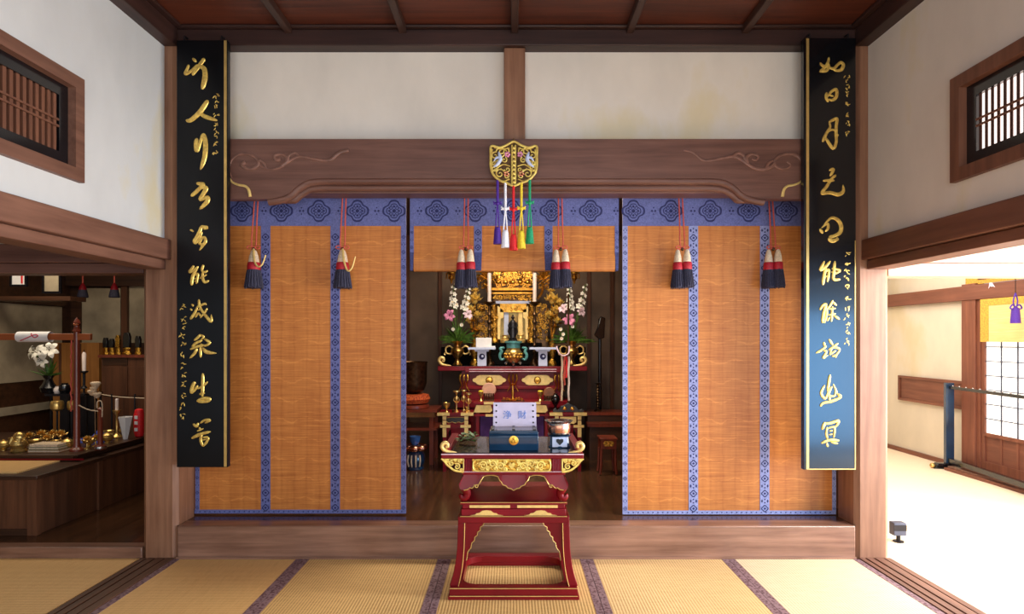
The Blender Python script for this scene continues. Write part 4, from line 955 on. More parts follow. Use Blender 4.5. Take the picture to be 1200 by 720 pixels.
def lily(name, p, face, r, mat, label, base_p, group=None, lean=0):
    t = thing(name, label, 'flower', base_p, group)
    p = Vector(p); face = Vector(face).normalized(); u = face.orthogonal().normalized(); w = face.cross(u)
    m = MB()
    for i in range(6):
        a = 2*PI*i/6+(.2 if i % 2 else 0); d = u*math.cos(a)+w*math.sin(a); s2 = face.cross(d)
        L = r*(1 if i % 2 else .92); ww = r*.27
        rows = []
        for tt, wd, fo in ((.05, .25, -.05), (.35, .9, .18), (.65, 1, .26), (.88, .55, .16), (1, .05, .05)):
            c = p+d*L*tt+face*fo*r; rows.append([c-s2*ww*wd, c+face*r*.03, c+s2*ww*wd])
        b = len(m.v); m.v += [q for row in rows for q in row]
        for k in range(4):
            for j in range(2): m.f.append((b+k*3+j, b+k*3+j+1, b+k*3+j+4, b+k*3+j+3))
    m.build('petals', mat, t)
    m = MB()
    for i in range(5):
        a = 2*PI*i/5; d = u*math.cos(a)+w*math.sin(a); e = p+face*r*.5+d*r*.18
        m.tube([p, p+face*r*.3+d*r*.05, e], r*.018, 5); m.ball(e, r*.05, 6, 4)
    m.build('stamens', 'bronze', t)
    q = Vector(base_p); MB().tube(spline([tuple(q), tuple((q*.5+p*.5)+Vector((0, .02, .03))), tuple(p-face*r*.05)], 6), .005, 6).build('stem', 'leaf', t)
    return t
def gladiolus(pts, label, base_p):
    t = thing('gladiolus_stem', label, 'flower', base_p, 'white flower spikes of the altar bouquets')
    path = spline([tuple(base_p)]+[tuple(q) for q in pts], 8); MB().tube(path, .005, 6).build('stem', 'leaf', t)
    n = len(path); rng = random.Random(len(label))
    for i in range(9):
        f = .5+.5*i/8; c = Vector(path[int(f*(n-1))]); r = .037*(1.15-.75*(i/8)); sd = (-1)**i
        m = MB(); fc = Vector((sd*.6, -.8, .25)).normalized(); u = fc.orthogonal().normalized(); w = fc.cross(u); b = c+Vector((sd*.012, -.01, 0))
        for j in range(5):
            a = 2*PI*j/5; d = u*math.cos(a)+w*math.sin(a); s2 = fc.cross(d)*r*.35
            m.add([b, b+d*r*.55+s2+fc*r*.35, b+d*r+fc*r*.3, b+d*r*.55-s2+fc*r*.35], [(0, 1, 2), (0, 2, 3)])
        m.build('blossom', 'petal', t)
    return t
def greens(px, py, label, base_p):
    t = thing('fern_leaves', label, 'foliage', base_p, 'green leaves of the altar bouquets'); t['kind'] = 'stuff'
    rng = random.Random(px); m = MB(); b = Vector(base_p)
    for i in range(110):
        a = rng.uniform(0, 2*PI); el = rng.uniform(.15, 1.35); L = rng.uniform(.13, .24)
        d = Vector((math.cos(a)*math.cos(el)*1.2, math.sin(a)*math.cos(el)*.5, math.sin(el))); s2 = d.cross(Vector((0, 0, 1))).normalized()*.011
        p1 = b+d*L*.55; p2 = b+d*L+Vector((0, 0, -.045*math.cos(el)))
        m.add([b, p1+s2, p2, p1-s2], [(0, 1, 2), (0, 2, 3)])
    m.build('leaves', 'leaf', t); return t
def aster(px, py, y, r, mat, label, base_p, group):
    t = thing('small_blossom', label, 'flower', base_p, group); c = P(px, py, y); m = MB()
    for k in range(2):
        for i in range(10):
            a = 2*PI*(i+.5*k)/10; d = Vector((math.cos(a), -.3-.25*k, math.sin(a))); s2 = Vector((-math.sin(a), 0, math.cos(a)))*r*.2
            q = c+d*r*(1-.3*k); h = c+d*r*.6; m.add([c, h+s2, q, h-s2], [(0, 1, 2), (0, 2, 3)])
    m.build('petals', mat, t)
    MB().ball(c+Vector((0, -.004, 0)), r*.28, 8, 5).build('eye', 'gold_pale', t)
    MB().tube([base_p, (Vector(base_p)+c)/2+Vector((0, .02, 0)), c+Vector((0, .004, 0))], .003, 5).build('stem', 'leaf', t); return t
for side, vx, sg in ((0, 536, 'beside the paper block'), (1, 670, 'beside the ribboned pole')):
    bp = P(vx, 401, yv)
    wh = ['in the vase beside the paper block', 'in the vase by the ribboned pole'][side]
    greens(vx, 0, 'spreading green leaves filling the vase '+['beside the paper block', 'by the ribboned pole'][side], bp)
    if side == 0:
        gladiolus([P(533, 370, yv), P(531, 350, yv), P(532, 334, yv)], 'upright white flower spike, outermost and tallest '+wh, bp)
        gladiolus([P(541, 372, yv), P(546, 354, yv), P(549, 339, yv)], 'leaning white flower spike nearer the gold lotus '+wh, bp)
        lily('pink_lily', P(527, 370, yv-.1), (-.2, -1, .1), .068, 'pink', 'open pink lily, outermost '+wh, bp)
        lily('pale_lily', P(548, 369, yv-.08), (.5, -.8, .2), .06, 'pale_pink', 'pale pink lily nearer the gold lotus '+wh, bp)
        for (x, y) in ((531, 386), (541, 381), (535, 357), (530, 354)): aster(x, y, yv-.1, .022, 'petal', 'small white blossom in the bouquet beside the paper block', bp, 'white blossoms beside the paper block')
    else:
        gladiolus([P(669, 372, yv), P(668, 352, yv), P(667, 337, yv)], 'upright white flower spike '+wh, bp)
        gladiolus([P(676, 372, yv), P(682, 352, yv), P(686, 334, yv)], 'leaning white flower spike, outermost '+wh, bp)
        lily('pink_lily', P(667, 375, yv-.1), (.05, -1, .1), .072, 'pink', 'open pink lily facing forward low '+wh, bp)
        lily('pale_lily', P(660, 362, yv-.08), (-.5, -.8, .3), .058, 'pale_pink', 'pale pink lily nearer the gold lotus '+wh, bp)
        lily('pale_lily', P(681, 366, yv-.08), (.5, -.8, .2), .058, 'pale_pink', 'pale pink lily, outermost '+wh, bp)
        for (x, y) in ((657, 386), (671, 383), (660, 392), (658, 397)): aster(x, y, yv-.1, .022, 'petal', 'small white blossom in the bouquet by the ribboned pole', bp, 'white blossoms by the ribboned pole')
def candlestick(px, label, lc):
    y = 2.3; x = X(px, y); zb = za; zd = Z(354, y); zt2 = Z(320, y)
    t = thing('candlestick', label, 'candlestick', (x, y, zb), 'tall dark altar candlesticks')
    h = zd-zb; pr = [(.06, 0), (.06, .02), (.045, .05), (.02, .1), (.016, .15)]
    for i in range(6): c = .2+.12*i; pr += [(.013, c-.04), (.024, c), (.013, c+.04)]
    pr += [(.014, .93), (.06, .985), (.062, 1.0), (.01, 1.0)]
    MB().lathe((x, y, zb), [(r, k*h) for r, k in pr], 18).build('turned_stem', 'bronze', t)
    c = thing('candle', lc, 'candle', (x, y, zd+.001))
    MB().lathe((x, y, zd), [(.021, .001), (.019, .03), (.021, zt2-zd-.01), (.015, zt2-zd), (0, zt2-zd)], 16).build('wax_body', 'wax', c)
    MB().tube([(x, y, zt2-.002), (x+.002, y, zt2+.02)], .003, 5).build('wick', 'iron', c)
candlestick(573.5, 'dark turned candlestick behind the stand with the paper block', 'white candle on the candlestick behind the paper block')
candlestick(626.5, 'dark turned candlestick behind the empty white stand', 'white candle on the candlestick behind the empty white stand')
def sanbo(px, label, crest):
    y = 2.16; x = X(px, y); zt2 = Z(408, y); s2 = (y+D)/F
    t = thing('offering_stand', label, 'stand', (x, y, za), 'white footed offering trays')
    w = .044
    MB().box(x-w, x+w, y-.04, y+.04, za+.001, zt2-.02).build('leg_box', 'white_blue', t)
    MB().prism([(x-w-.02, zt2-.035), (x+w+.02, zt2-.035), (x+w+.035, zt2-.012), (x-w-.035, zt2-.012)], y-.06, y+.06).build('collar', 'white_blue', t)
    m = MB().box(x-.135, x+.135, y-.09, y+.09, zt2-.014, zt2-.006)
    for (a, b, c, d) in ((-.135, .135, -.09, -.083), (-.135, .135, .083, .09), (-.135, -.128, -.083, .083), (.128, .135, -.083, .083)): m.box(x+a, x+b, y+c, y+d, zt2-.006, zt2+.006)
    m.build('tray', 'white_blue', t)
    MB().lathe((x, y-.041, Z(418, y)), [(.0, 0), (.03, 0), (.03, .003), (0, .003)], 20, 'y').build('round_opening', 'navy', t)
    MB().lathe((x+.006, y-.0445, Z(417.5, y)), [(.0, 0), (.012, 0), (.012, .002), (0, .002)], 14, 'y').build('round_opening', 'white_blue', t)
    return t
sanbo(565, 'white footed offering tray with a round hole, carrying a paper block', True)
sanbo(636, 'empty white footed offering tray with a round hole in its leg', True)
y = 2.16; x = X(567, y); zt2 = Z(408, y)-.002
t = thing('paper_block', 'pale paper-wrapped block standing on the white footed tray', 'package', (x, y, zt2))
MB().box(x-.078, x+.078, y-.035, y+.03, zt2, Z(396, y)).build('wrapped_block', 'white', t, bevel=.004)
MB().box(x+.02, x+.115, y-.06, y-.037, zt2, zt2+.022).build('folded_slip', 'white', t)
# central incense burner
y = 2.15; x = X(601.5, y); k = Z(400, y)-za
t = thing('incense_burner', 'round bronze incense burner with a teal rim and two teal dragon handles', 'incense burner', (x, y, za))
MB().lathe((x, y, za), [(0, .14*k), (.05, .14*k), (.075, .24*k), (.09, .42*k), (.084, .58*k), (.066, .66*k), (.07, .72*k), (0, .72*k)], 28).build('body', 'brass', t)
MB().lathe((x, y, za), [(0, .7*k), (.066, .7*k), (.07, .73*k), (.068, .9*k), (.086, .93*k), (.088, 1*k), (.074, 1*k), (.06, .92*k), (0, .9*k)], 28).build('rim', 'teal', t)
m = MB()
for i in range(16):
    a = PI+PI*i/15; m.ball((x+.088*math.cos(a), y+.088*math.sin(a), za+(.36+.12*(i % 2))*k), .014, 8, 5)
m.build('boss', 'gold', t)
for i in range(3):
    a = PI/2+2*PI*i/3+PI; MB().tube(spline([(x+.05*math.cos(a), y+.05*math.sin(a), za+.2*k), (x+.085*math.cos(a), y+.085*math.sin(a), za+.12*k), (x+.08*math.cos(a), y+.08*math.sin(a), za+.012)], 5), [.016]*8+[.012]*3, 8).build('foot', 'silver', t)
for sg in (-1, 1):
    m = MB(); p = spline([(x+sg*.085, y, za+.3*k), (x+sg*.12, y, za+.26*k), (x+sg*.135, y, za+.42*k), (x+sg*.118, y, za+.58*k), (x+sg*.13, y, za+.7*k), (x+sg*.105, y, za+.74*k)], 6)
    m.tube(p, [.008+.008*math.sin(PI*i/len(p)) for i in range(len(p))], 8); m.ball((x+sg*.1, y, za+.73*k), (.016, .014, .012), 8, 6); m.build('dragon_handle', 'teal', t)
def lotus_head(mb, c, r, rng):
    for k, (n, el, L) in enumerate(((7, .25, 1), (6, .75, .95), (5, 1.2, .85))):
        for i in range(n):
            a = 2*PI*(i+.4*k)/n; d = Vector((math.cos(a)*math.cos(el), math.sin(a)*math.cos(el), math.sin(el))); s2 = Vector((-math.sin(a), math.cos(a), 0))*r*.34
            mid = c+d*r*.6+Vector((0, 0, -.08*r)); tip = c+d*r*L+Vector((0, 0, .18*r))
            mb.add([c, mid+s2, tip, mid-s2], [(0, 1, 2), (0, 2, 3)])
    mb.ball(c, r*.35, 8, 6)
def gilt_lotus(px, sg, label):
    y = 2.41; b = Vector((X(px, y), y, za)); t = thing('gilt_lotus_spray', label, 'ornament', b, 'gilded lotus sprays'); rng = random.Random(px)
    MB().lathe(b, [(.05, 0), (.05, .02), (.022, .06), (.05, .16), (.036, .22), (.046, .25), (0, .25)], 18).build('vase', 'gold_dark', t)
    for (dx, py, r) in ((0, 353, .075), (sg*5, 365, .055), (-sg*3, 371, .05), (sg*9, 356, .045), (-sg*1, 342, .04), (sg*6, 377, .045)):
        c = P(px+dx, py, y-.02*abs(dx)/3); m = MB(); lotus_head(m, c, r*1.3, rng); o = m.build('lotus_blossom', 'gilt_petal', t)
        MB().tube(spline([tuple(b+Vector((0, 0, .24))), tuple((b+c)/2+Vector((0, .01, .12))), tuple(c)], 5), .006, 6).build('stem', 'gold_dark', o)
    m = MB()
    for i in range(9):
        a = rng.uniform(0, 6.28); z = b.z+rng.uniform(.3, .62); r = rng.uniform(.03, .1); c = Vector((b.x+r*math.cos(a), b.y+r*math.sin(a)*.6, z))
        m.lathe(c, [(0, 0), (.03, .008), (.042, .02), (.036, .016), (0, .006)], 10)
    m.build('lotus_leaves', 'gold_dark', t)
gilt_lotus(556, -1, 'gilded lotus spray beside the bouquet next to the paper block')
gilt_lotus(647, 1, 'gilded lotus spray beside the bouquet by the ribboned pole')
# hanging gilt ornaments
for px, lb in ((529, 'small gilt hanging ornament above the bouquet beside the paper block'), (673, 'small gilt hanging ornament above the bouquet by the ribboned pole')):
    y = 2.45; x = X(px, y); t = thing('hanging_ornament', lb, 'ornament', (x, y, Z(333, y)), 'gilt hanging ornaments')
    MB().tube([(x, y, 2.62), (x, y, Z(318, y))], .004, 6).build('chain', 'bronze', t)
    m = MB().lathe((x, y, 0), [(0, Z(318, y)), (.05, Z(319.5, y)), (.055, Z(321, y)), (.01, Z(321.5, y)), (.02, Z(324, y)), (.026, Z(326, y)), (.018, Z(328, y)), (.004, Z(333, y))], 16)
    for i in range(6):
        a = 2*PI*i/6
        for j in range(4): m.ball((x+.052*math.cos(a), y+.052*math.sin(a), Z(321.5+j*1.6, y)), .008, 6, 4)
    m.build('gilt_bell', 'gold', t)
# ---------------------------------------------------------------- offering shelf in front of the altar
y = 1.72; w0, w1 = X(555, y), X(645, y); zt2 = Z(471.5, y); zm = Z(486, y)
os_ = thing('offering_shelf', 'low red and gold tiered shelf before the altar, behind the lilac sign', 'shelf', ((w0+w1)/2, y+.13, ZF))
MB().box(w0, w1, y, y+.26, zt2-.02, zt2).build('top', 'red_deep', os_); MB().box(w0+.01, w1-.01, y+.01, y+.25, zm-.018, zm).build('lower_shelf', 'red_deep', os_)
for a, b in ((567, 579), (627, 633.5)): MB().box(X(a, y), X(b, y), y-.003, y+.02, zt2-.022, zt2+.001).build('gilt_edge', 'gold_pale', os_)
for a, b in ((569, 578), (627, 632)): MB().box(X(a, y), X(b, y), y-.003, y+.02, zm-.02, zm+.001).build('gilt_edge', 'gold_pale', os_)
for a, b in ((555, 577), (624, 642)):
    x0, x1, z0, z1 = X(a, y), X(b, y), Z(484, y), Z(475.5, y)
    MB().prism([(x0, z0), (x1-.02, z0), (x1, z0+.02), (x1-.015, z1), (x0+.025, z1)], y+.015, y+.03).build('gilt_panel', 'gold_pale', os_)
for x in (w0+.02, w1-.05):
    for yy in (y+.03, y+.22): MB().box(x, x+.03, yy, yy+.025, ZF, zt2-.0205).build('leg', 'red_deep', os_)
MB().box(w0+.06, w1-.06, y+.04, y+.2, zm-.24, zm-.02).build('purple_drape', 'purple_cloth', os_)
def brass_cup(px, lb):
    x = X(px, y+.06); yy = y+.06; h = Z(459, yy)-zt2
    t = thing('lotus_cup', lb, 'vessel', (x, yy, zt2), 'brass cups on the tiered shelf')
    MB().lathe((x, yy, zt2), [(.02, 0), (.02, .1*h), (.008, .25*h), (.008, .4*h), (.022, .7*h), (.026, h), (.022, h), (.0, .8*h)], 16).build('body', 'brass', t)
    MB().ball((x, yy, zt2+h), (.024, .024, .011), 10, 6).build('yellow_offering', 't_yellow', t)
brass_cup(563.5, 'small brass cup with a yellow offering, beside the pale pink disc'); brass_cup(633, 'small brass cup with a yellow offering, beside the brown disc')
for (px, py, r, mat, lb, nm) in ((573, 457, 8.3, 'tan', 'pale pink upright disc on a dark stand, in front of the gilt cartouche', 'offering_disc'), (643.5, 461, 7, 'brown', 'brown upright disc on a dark stand, beside the ribboned pole', 'offering_disc')):
    yy = y+.12; x = X(px, yy); rr = r*(yy+D)/F; zc = Z(py, yy)
    t = thing(nm, lb, 'offering', (x, yy, zt2))
    MB().lathe((x, yy, zc), [(0, -.012), (rr-.006, -.012), (rr, -.006), (rr, .006), (rr-.006, .012), (0, .012)], 28, 'y').build('disc', mat, t)
    m = MB().box(x-.05, x+.05, yy-.03, yy+.03, zt2, zt2+.012)
    for i in range(5): m.lathe((x-.04+.02*i, yy-.015, zt2), [(.006, .012), (.009, .03), (.006, .05), (.008, zc-rr-zt2+.035)], 10)
    m.build('dark_stand', 'bronze', t)
yy = y+.09; x = X(601, yy); t = thing('gilt_dish', 'gilt offering dish on a thin stem and long low base, behind the lilac sign', 'dish', (x, yy, zt2))
m = MB().box(x-.11, x+.11, yy-.04, yy+.04, zt2, zt2+.008); m.build('base_board', 'bronze', t)
h0 = zt2+.008
MB().lathe((x, yy, h0), [(.05, 0), (.052, .008), (.016, .02), (.01, .05), (.016, .07), (.009, .1), (.007, Z(452, yy)-h0), (.02, Z(450, yy)-h0), (.0, Z(449, yy)-h0)], 18).build('stem', 'gold', t)
m = MB()
for sg in (-1, 1):
    for j in range(3): relief(m, spiral(x+sg*(.03+.028*j), h0+.014+.004*(j % 2), .014, 1.2, j, sg, 10), yy-.03, .005, .003)
m.build('gilt_curl', 'gold', t)
# ---------------------------------------------------------------- side tables with gilt tips
def side_table(p0, p1, label, panel):
    y = 1.62; a, b = X(p0, y), X(p1, y); zt2 = Z(484.5, y); zl_ = Z(500, y); c = (a+b)/2
    t = thing('side_table', label, 'table', (c, y+.14, ZF), 'gilt-tipped altar side tables')
    MB().box(a, b, y, y+.28, zt2-.022, zt2).build('top', 'red_deep', t)
    MB().box(a+.03, b-.03, y+.01, y+.27, zl_-.01, zl_+.01).build('rail', 'red_deep', t)
    e = (b-a)*.34
    for (x0, x1) in ((a-.006, a+e), (b-e, b+.006)): MB().box(x0, x1, y-.004, y+.05, zt2-.023, zt2+.001).build('gilt_tip', 'gold_pale', t)
    e = (b-a)*.26
    for (x0, x1) in ((a+.02, a+.03+e), (b-.03-e, b-.02)): MB().box(x0, x1, y+.004, y+.03, zl_-.012, zl_+.011).build('gilt_tip', 'gold_pale', t)
    for x in (a+.045, b-.075):
        for yy in (y+.012, y+.24):
            o = MB().box(x, x+.03, yy, yy+.028, ZF, zt2-.0225).build('leg', 'red_deep', t)
            if yy < y+.1:
                for (z0, z1) in ((zl_+.014, zl_+.05), (zl_+.058, zt2-.03), (zl_-.1, zl_-.014)): MB().box(x-.002, x+.032, yy-.003, yy+.02, z0, z1).build('gilt_sleeve', 'gold_pale', o)
    if panel:
        MB().prism([(a+.09, zl_+.035), (c-.05, zl_+.02), (c, zl_+.026), (c+.05, zl_+.02), (b-.09, zl_+.035), (b-.09, zt2-.035), (a+.09, zt2-.035)], y+.015, y+.025).build('gilt_panel', 'gold_pale', t)
    else:
        MB().prism([(a+.08, zl_+.012), (b-.08, zl_+.012), (b-.08, zt2-.024), (a+.08, zt2-.024)], y+.02, y+.026).build('panel', 'red_deep', t)
        cl = spline([(c-.09, zl_+.05), (c-.085, zl_+.075), (c, zl_+.08), (c+.085, zl_+.075), (c+.09, zl_+.05), (c+.06, zl_+.03), (c+.03, zl_+.038), (c, zl_+.028), (c-.03, zl_+.038), (c-.06, zl_+.03)], 4, True)
        MB().prism(cl, y+.017, y+.02).build('pierced_opening', 'black', t); ribbon_line(t, [(p[0], y+.016, p[1]) for p in cl+cl[:1]], .003)
    arch = spline([(a+.08, zl_-.11), (a+.085, zl_-.07), (a+.11, zl_-.035), (c-.03, zl_-.022), (c, zl_-.03), (c+.03, zl_-.022), (b-.11, zl_-.035), (b-.085, zl_-.07), (b-.08, zl_-.11)], 4)
    MB().prism(arch+[(b-.076, zl_-.012), (a+.076, zl_-.012)], y+.02, y+.03).build('arched_apron', 'red_deep', t)
    return zt2
zs1 = side_table(513, 554, 'gilt-tipped side table with a pierced opening, crowded with brass vessels', False)
side_table(645, 687, 'gilt-tipped side table with a gold panel, under the ribboned pole', True)
yy0 = 1.7
def small_brass(px, pyt, r, label, mat='brass', kind=0, yo=0.0):
    yq = yy0+yo; x = X(px, yq); h = Z(pyt, yq)-zs1
    t = thing(['brass_vase', 'lotus_stand', 'brass_cup'][kind], label, 'vessel', (x, yq, zs1))
    if kind == 0: pr = [(.6, 0), (.6, .05), (.3, .15), (.5, .4), (.6, .55), (.3, .75), (.35, .85), (.75, 1), (.6, 1), (0, .8)]
    elif kind == 1: pr = [(.7, 0), (.7, .04), (.2, .1), (.16, .4), (.35, .44), (.16, .5), (.14, .8), (.5, .9), (1, .94), (1, 1), (0, .98)]
    else: pr = [(.5, 0), (.5, .08), (.22, .2), (.3, .4), (.9, .65), (1, 1), (.85, 1), (0, .6)]
    MB().lathe((x, yq, zs1), [(a*r, b*h) for a, b in pr], 18).build('body', mat, t)
    if kind == 1:
        m = MB()
        for s2 in (-1, 1): m.tube(spline([(x+s2*.004, yq-.01, zs1+.45*h), (x+s2*r*.8, yq-.01, zs1+.55*h), (x+s2*r*.5, yq-.01, zs1+.7*h)], 5), .005, 6)
        m.ball((x, yq-.01, zs1+.62*h), (r*.42, r*.3, .03), 8, 6); m.build('ornament', mat, t)
    return t
small_brass(523.5, 472, .032, 'squat brass cup at the outer corner of the pierced side table', kind=2)
small_brass(535, 458, .032, 'tall brass stand with a flat dish, outer one on the pierced side table', kind=1)
small_brass(543.5, 457, .026, 'slender brass stand with a flat dish in the middle of the pierced side table', kind=1, yo=.08)
small_brass(549, 461, .03, 'brass stand with a tilted leafy ornament, innermost on the pierced side table', kind=1, yo=.02)
small_brass(531, 478, .02, 'dark bronze beaker between brass stands on the pierced side table', 'bronze', 0, -.04)
small_brass(547, 477, .02, 'small brass beaker before the innermost stand on the pierced side table', 'brass', 0, -.05)
# cloud-shaped rest and ribboned pole on the other side table
yq = 1.7; x = X(666, yq); zt2 = zs1
t = thing('ribboned_pole', 'slim pole with a crossbar and red and white ribbons, rising from a dark cloud-shaped foot', 'pole', (x, yq, zt2))
hw = 18*(yq+D)/F; zh = Z(473.5, yq)-zt2
pts = spline([(-1, 0), (-1.02, .3), (-.86, .42), (-.7, .3), (-.58, .5), (-.5, .78), (-.3, .9), (-.14, 1.1), (0, 1.2), (.14, 1.1), (.3, .9), (.5, .78), (.58, .5), (.7, .3), (.86, .42), (1.02, .3), (1, 0)], 3)
MB().prism([(x+p[0]*hw, zt2+.001+p[1]*zh*.9) for p in pts], yq-.02, yq+.02).build('cloud_foot', 'statue', t, bevel=.003)
for d in (-.035, .035): MB().ball((x+d, yq-.022, zt2+.035), (.018, .005, .016), 10, 6).build('gilt_eye', 'gold', t)
MB().tube([(x, yq, zt2+zh*.8), (x, yq, Z(345, yq))], .009, 10).build('shaft', 'bronze', t)
MB().tube([(X(649, yq), yq, Z(405, yq)), (X(667, yq), yq, Z(404, yq))], .008, 8).build('crossbar', 'bronze', t)
for (px, a, b, mat, nm) in ((658.5, 416, 470, 'cream', 'white ribbon'), (661.5, 418, 452, 'cord_red', 'red ribbon'), (664, 418, 443, 't_red', 'scarlet ribbon'), (666.5, 418, 470, 'wax', 'white ribbon')):
    m = MB(); x_ = X(px, yq-.02); z0, z1 = Z(b, yq-.02), Z(a, yq-.02); n = 10; vs = []
    for i in range(n+1):
        z = z1+(z0-z1)*i/n; wv = .004*math.sin(i*1.3+px); vs += [(x_-.009+wv, yq-.02+wv, z), (x_+.009+wv, yq-.018+wv, z)]
    m.add(vs, [(2*i, 2*i+1, 2*i+3, 2*i+2) for i in range(n)]); o = m.build('ribbon', mat, t); o['label'] = nm
m = MB(); m.tube(spline([(X(652, yq), yq-.015, Z(406, yq)), (X(655, yq), yq-.03, Z(414, yq)), (X(660, yq), yq-.03, Z(417, yq)), (X(666, yq), yq-.03, Z(414, yq)), (X(667, yq), yq-.01, Z(406, yq))], 5), .007, 6)
m.build('looped_cord', 'pale_pink', t)
# round dark vessel beside it
yq = 1.9; x = X(651, yq); t = thing('dark_vase', 'small dark round vase with a bright highlight beside the brown disc', 'vase', (x, yq-.1, zs1-.0)); 
zz = Z(473, yq-.1); x = X(651, yq-.1)
t.location = (X(651, 1.8), 1.8, zs1)
MB().lathe((X(651, 1.8), 1.8, zs1), [(.03, 0), (.03, .01), (.012, .03), (.014, .05), (.034, .08), (.042, .11), (.034, .14), (.016, .155), (.02, .165), (0, .16)], 20).build('body', 'black', t)
# ---------------------------------------------------------------- bell, cushion and small drum on the dim side
yl = 2.1; xl = X(484, yl); zt2 = Z(478, yl)
t = thing('bell_table', 'dark red table carrying the large bronze bell, in the shade behind the blind', 'table', (xl, yl, ZF))
MB().box(X(452, yl), X(515, yl), yl-.2, yl+.25, zt2-.025, zt2-.001).build('top', 'red_wood', t); MB().box(X(456, yl), X(512, yl), yl-.17, yl+.22, zt2-.075, zt2-.026).build('apron', 'honey', t)
MB().box(X(454, yl), X(515, yl), yl-.19, yl+.24, zt2-.2, zt2-.18).build('shelf', 'red_wood', t)
for px in (458, 508):
    for yy in (yl-.16, yl+.18): MB().box(X(px, yl)-.02, X(px, yl)+.02, yy, yy+.04, ZF, zt2-.0755).build('leg', 'red_wood', t)
t = thing('bell_cushion', 'orange-red brocade ring cushion under the bronze bell', 'cushion', (xl, yl, zt2)); zc = Z(471, yl)
MB().lathe((xl, yl, zt2), [(.13, 0), (.16, .004), (.16, .03), (.13, .04), (.1, .04), (0, .04)], 28).build('lower_ring', 'red_wood', t)
MB().lathe((xl, yl, zt2+.04), [(.1, .002), (.15, .01), (.17, .05), (.155, .09), (.11, .1), (0, .09)], 28).build('brocade_pad', 'cushion', t)
t = thing('bronze_bell', 'large dark bronze bowl bell on the orange cushion beside the altar', 'bell', (xl, yl, zt2+.14))
z0 = zt2+.145; h = Z(424, yl)-z0
MB().lathe((xl, yl, z0), [(0, 0), (.06, 0), (.11, .03), (.135, .1*1), (.14, h-.02), (.15, h), (.142, h), (.13, h-.03), (.125, .1), (0, .03)], 32).build('bowl', 'bronze', t)
yq = 1.75; x = X(487, yq)
t = thing('drum_stand', 'dark drum-shaped stand with pale stripes on the altar floor, holding a petal-shaped cushion', 'stand', (x, yq, ZF))
z1 = Z(529, yq)
MB().lathe((x, yq, ZF), [(.075, 0), (.08, .012), (.068, .03), (.085, .07), (.09, .09), (.08, z1-ZF-.02), (.06, z1-ZF), (0, z1-ZF)], 28).build('body', 'blueblack', t)
for a in (-2.3, -1.85, -1.4, -.95):
    m = MB(); m.tube(spline([(x+.078*math.cos(a), yq+.078*math.sin(a), ZF+.035), (x+.093*math.cos(a), yq+.093*math.sin(a), ZF+.085), (x+.084*math.cos(a), yq+.084*math.sin(a), z1-.025)], 5), .008, 6); m.build('pale_stripe', 'cream', t)
t = thing('petal_cushion', 'copper-coloured petal cushion between the dark stand and the blue bowl', 'cushion', (x, yq, z1))
for i in range(6):
    a = 2*PI*i/6+.5; MB().ball((x+.066*math.cos(a), yq+.066*math.sin(a), z1+.035), (.055, .05, .034), 14, 8).build('padded_petal', 'copper', t)
t = thing('blue_bowl', 'glossy blue bowl resting on the petal cushion on the altar floor', 'bowl', (x, yq, z1+.06))
MB().lathe((x-.005, yq, z1+.064), [(0, 0), (.03, 0), (.046, .03), (.05, .062), (.053, .075), (.048, .075), (.044, .06), (.0, .01)], 24).build('body', 'blue', t)
# ---------------------------------------------------------------- things in the shade on the sunlit side
yq = 2.78; x = X(703, yq)
t = thing('draped_pole', 'tall dark pole with a drooping hood against the altar back wall', 'pole', (x, yq, ZF))
MB().lathe((x, yq, ZF), [(.09, 0), (.09, .03), (.02, .05), (.018, Z(395, yq)-ZF), (.018, Z(374, yq)-ZF), (0, Z(373, yq)-ZF)], 14).build('pole', 'black', t)
MB().prism([(X(703, yq), Z(371, yq)), (X(709, yq), Z(373, yq)), (X(708, yq), Z(396, yq)), (X(702, yq), Z(398, yq)), (X(696, yq), Z(393, yq)), (X(700, yq), Z(384, yq))], yq-.03, yq+.02).build('hood', 'black', t, bevel=.008)
yq = 2.2; x0, x1 = X(688, yq), X(724, yq); zq = Z(485, yq)
t = thing('stepped_bench', 'dark red stepped bench in the shade beside the gold-panelled side table', 'bench', ((x0+x1)/2, yq+.15, ZF))
MB().box(x0, x1+.2, yq+.1, yq+.35, zq-.03, zq).box(x0, x1+.2, yq-.05, yq+.1, Z(500, yq), Z(496, yq)).build('tread', 'red_wood', t)
MB().box(x0+.02, x1+.18, yq+.11, yq+.34, ZF, zq-.031).box(x0+.02, x1+.18, yq-.03, yq+.1, ZF, Z(500, yq)-.001).build('carcass', 'dim_wood', t)
yq = 2.42; x = X(700.5, yq); t = thing('turned_candlestick', 'dark turned candlestick standing on the stepped bench', 'candlestick', (x, yq, zq))
h = Z(449, yq)-zq; pr = [(.04, 0), (.04, .03), (.012, .08)]
for i in range(8): pr += [(.009, .12+.1*i), (.019, .16+.1*i)]
pr += [(.01, .94), (.035, 1), (0, 1)]
MB().lathe((x, yq, zq), [(r, k*h) for r, k in pr], 14).build('stem', 'bronze', t)
yq = 1.45; x0, x1 = X(703, yq), X(724, yq); zq = Z(514, yq)
t = thing('small_stool', 'small dark red stool with a gilt plaque on its apron, on the altar floor', 'stool', ((x0+x1)/2, yq+.1, ZF))
MB().box(x0, x1, yq, yq+.2, zq-.015, zq).build('seat', 'red_wood', t, bevel=.003)
MB().box(x0+.01, x1-.01, yq+.01, yq+.19, Z(527, yq), zq-.0155).build('apron', 'red_wood', t)
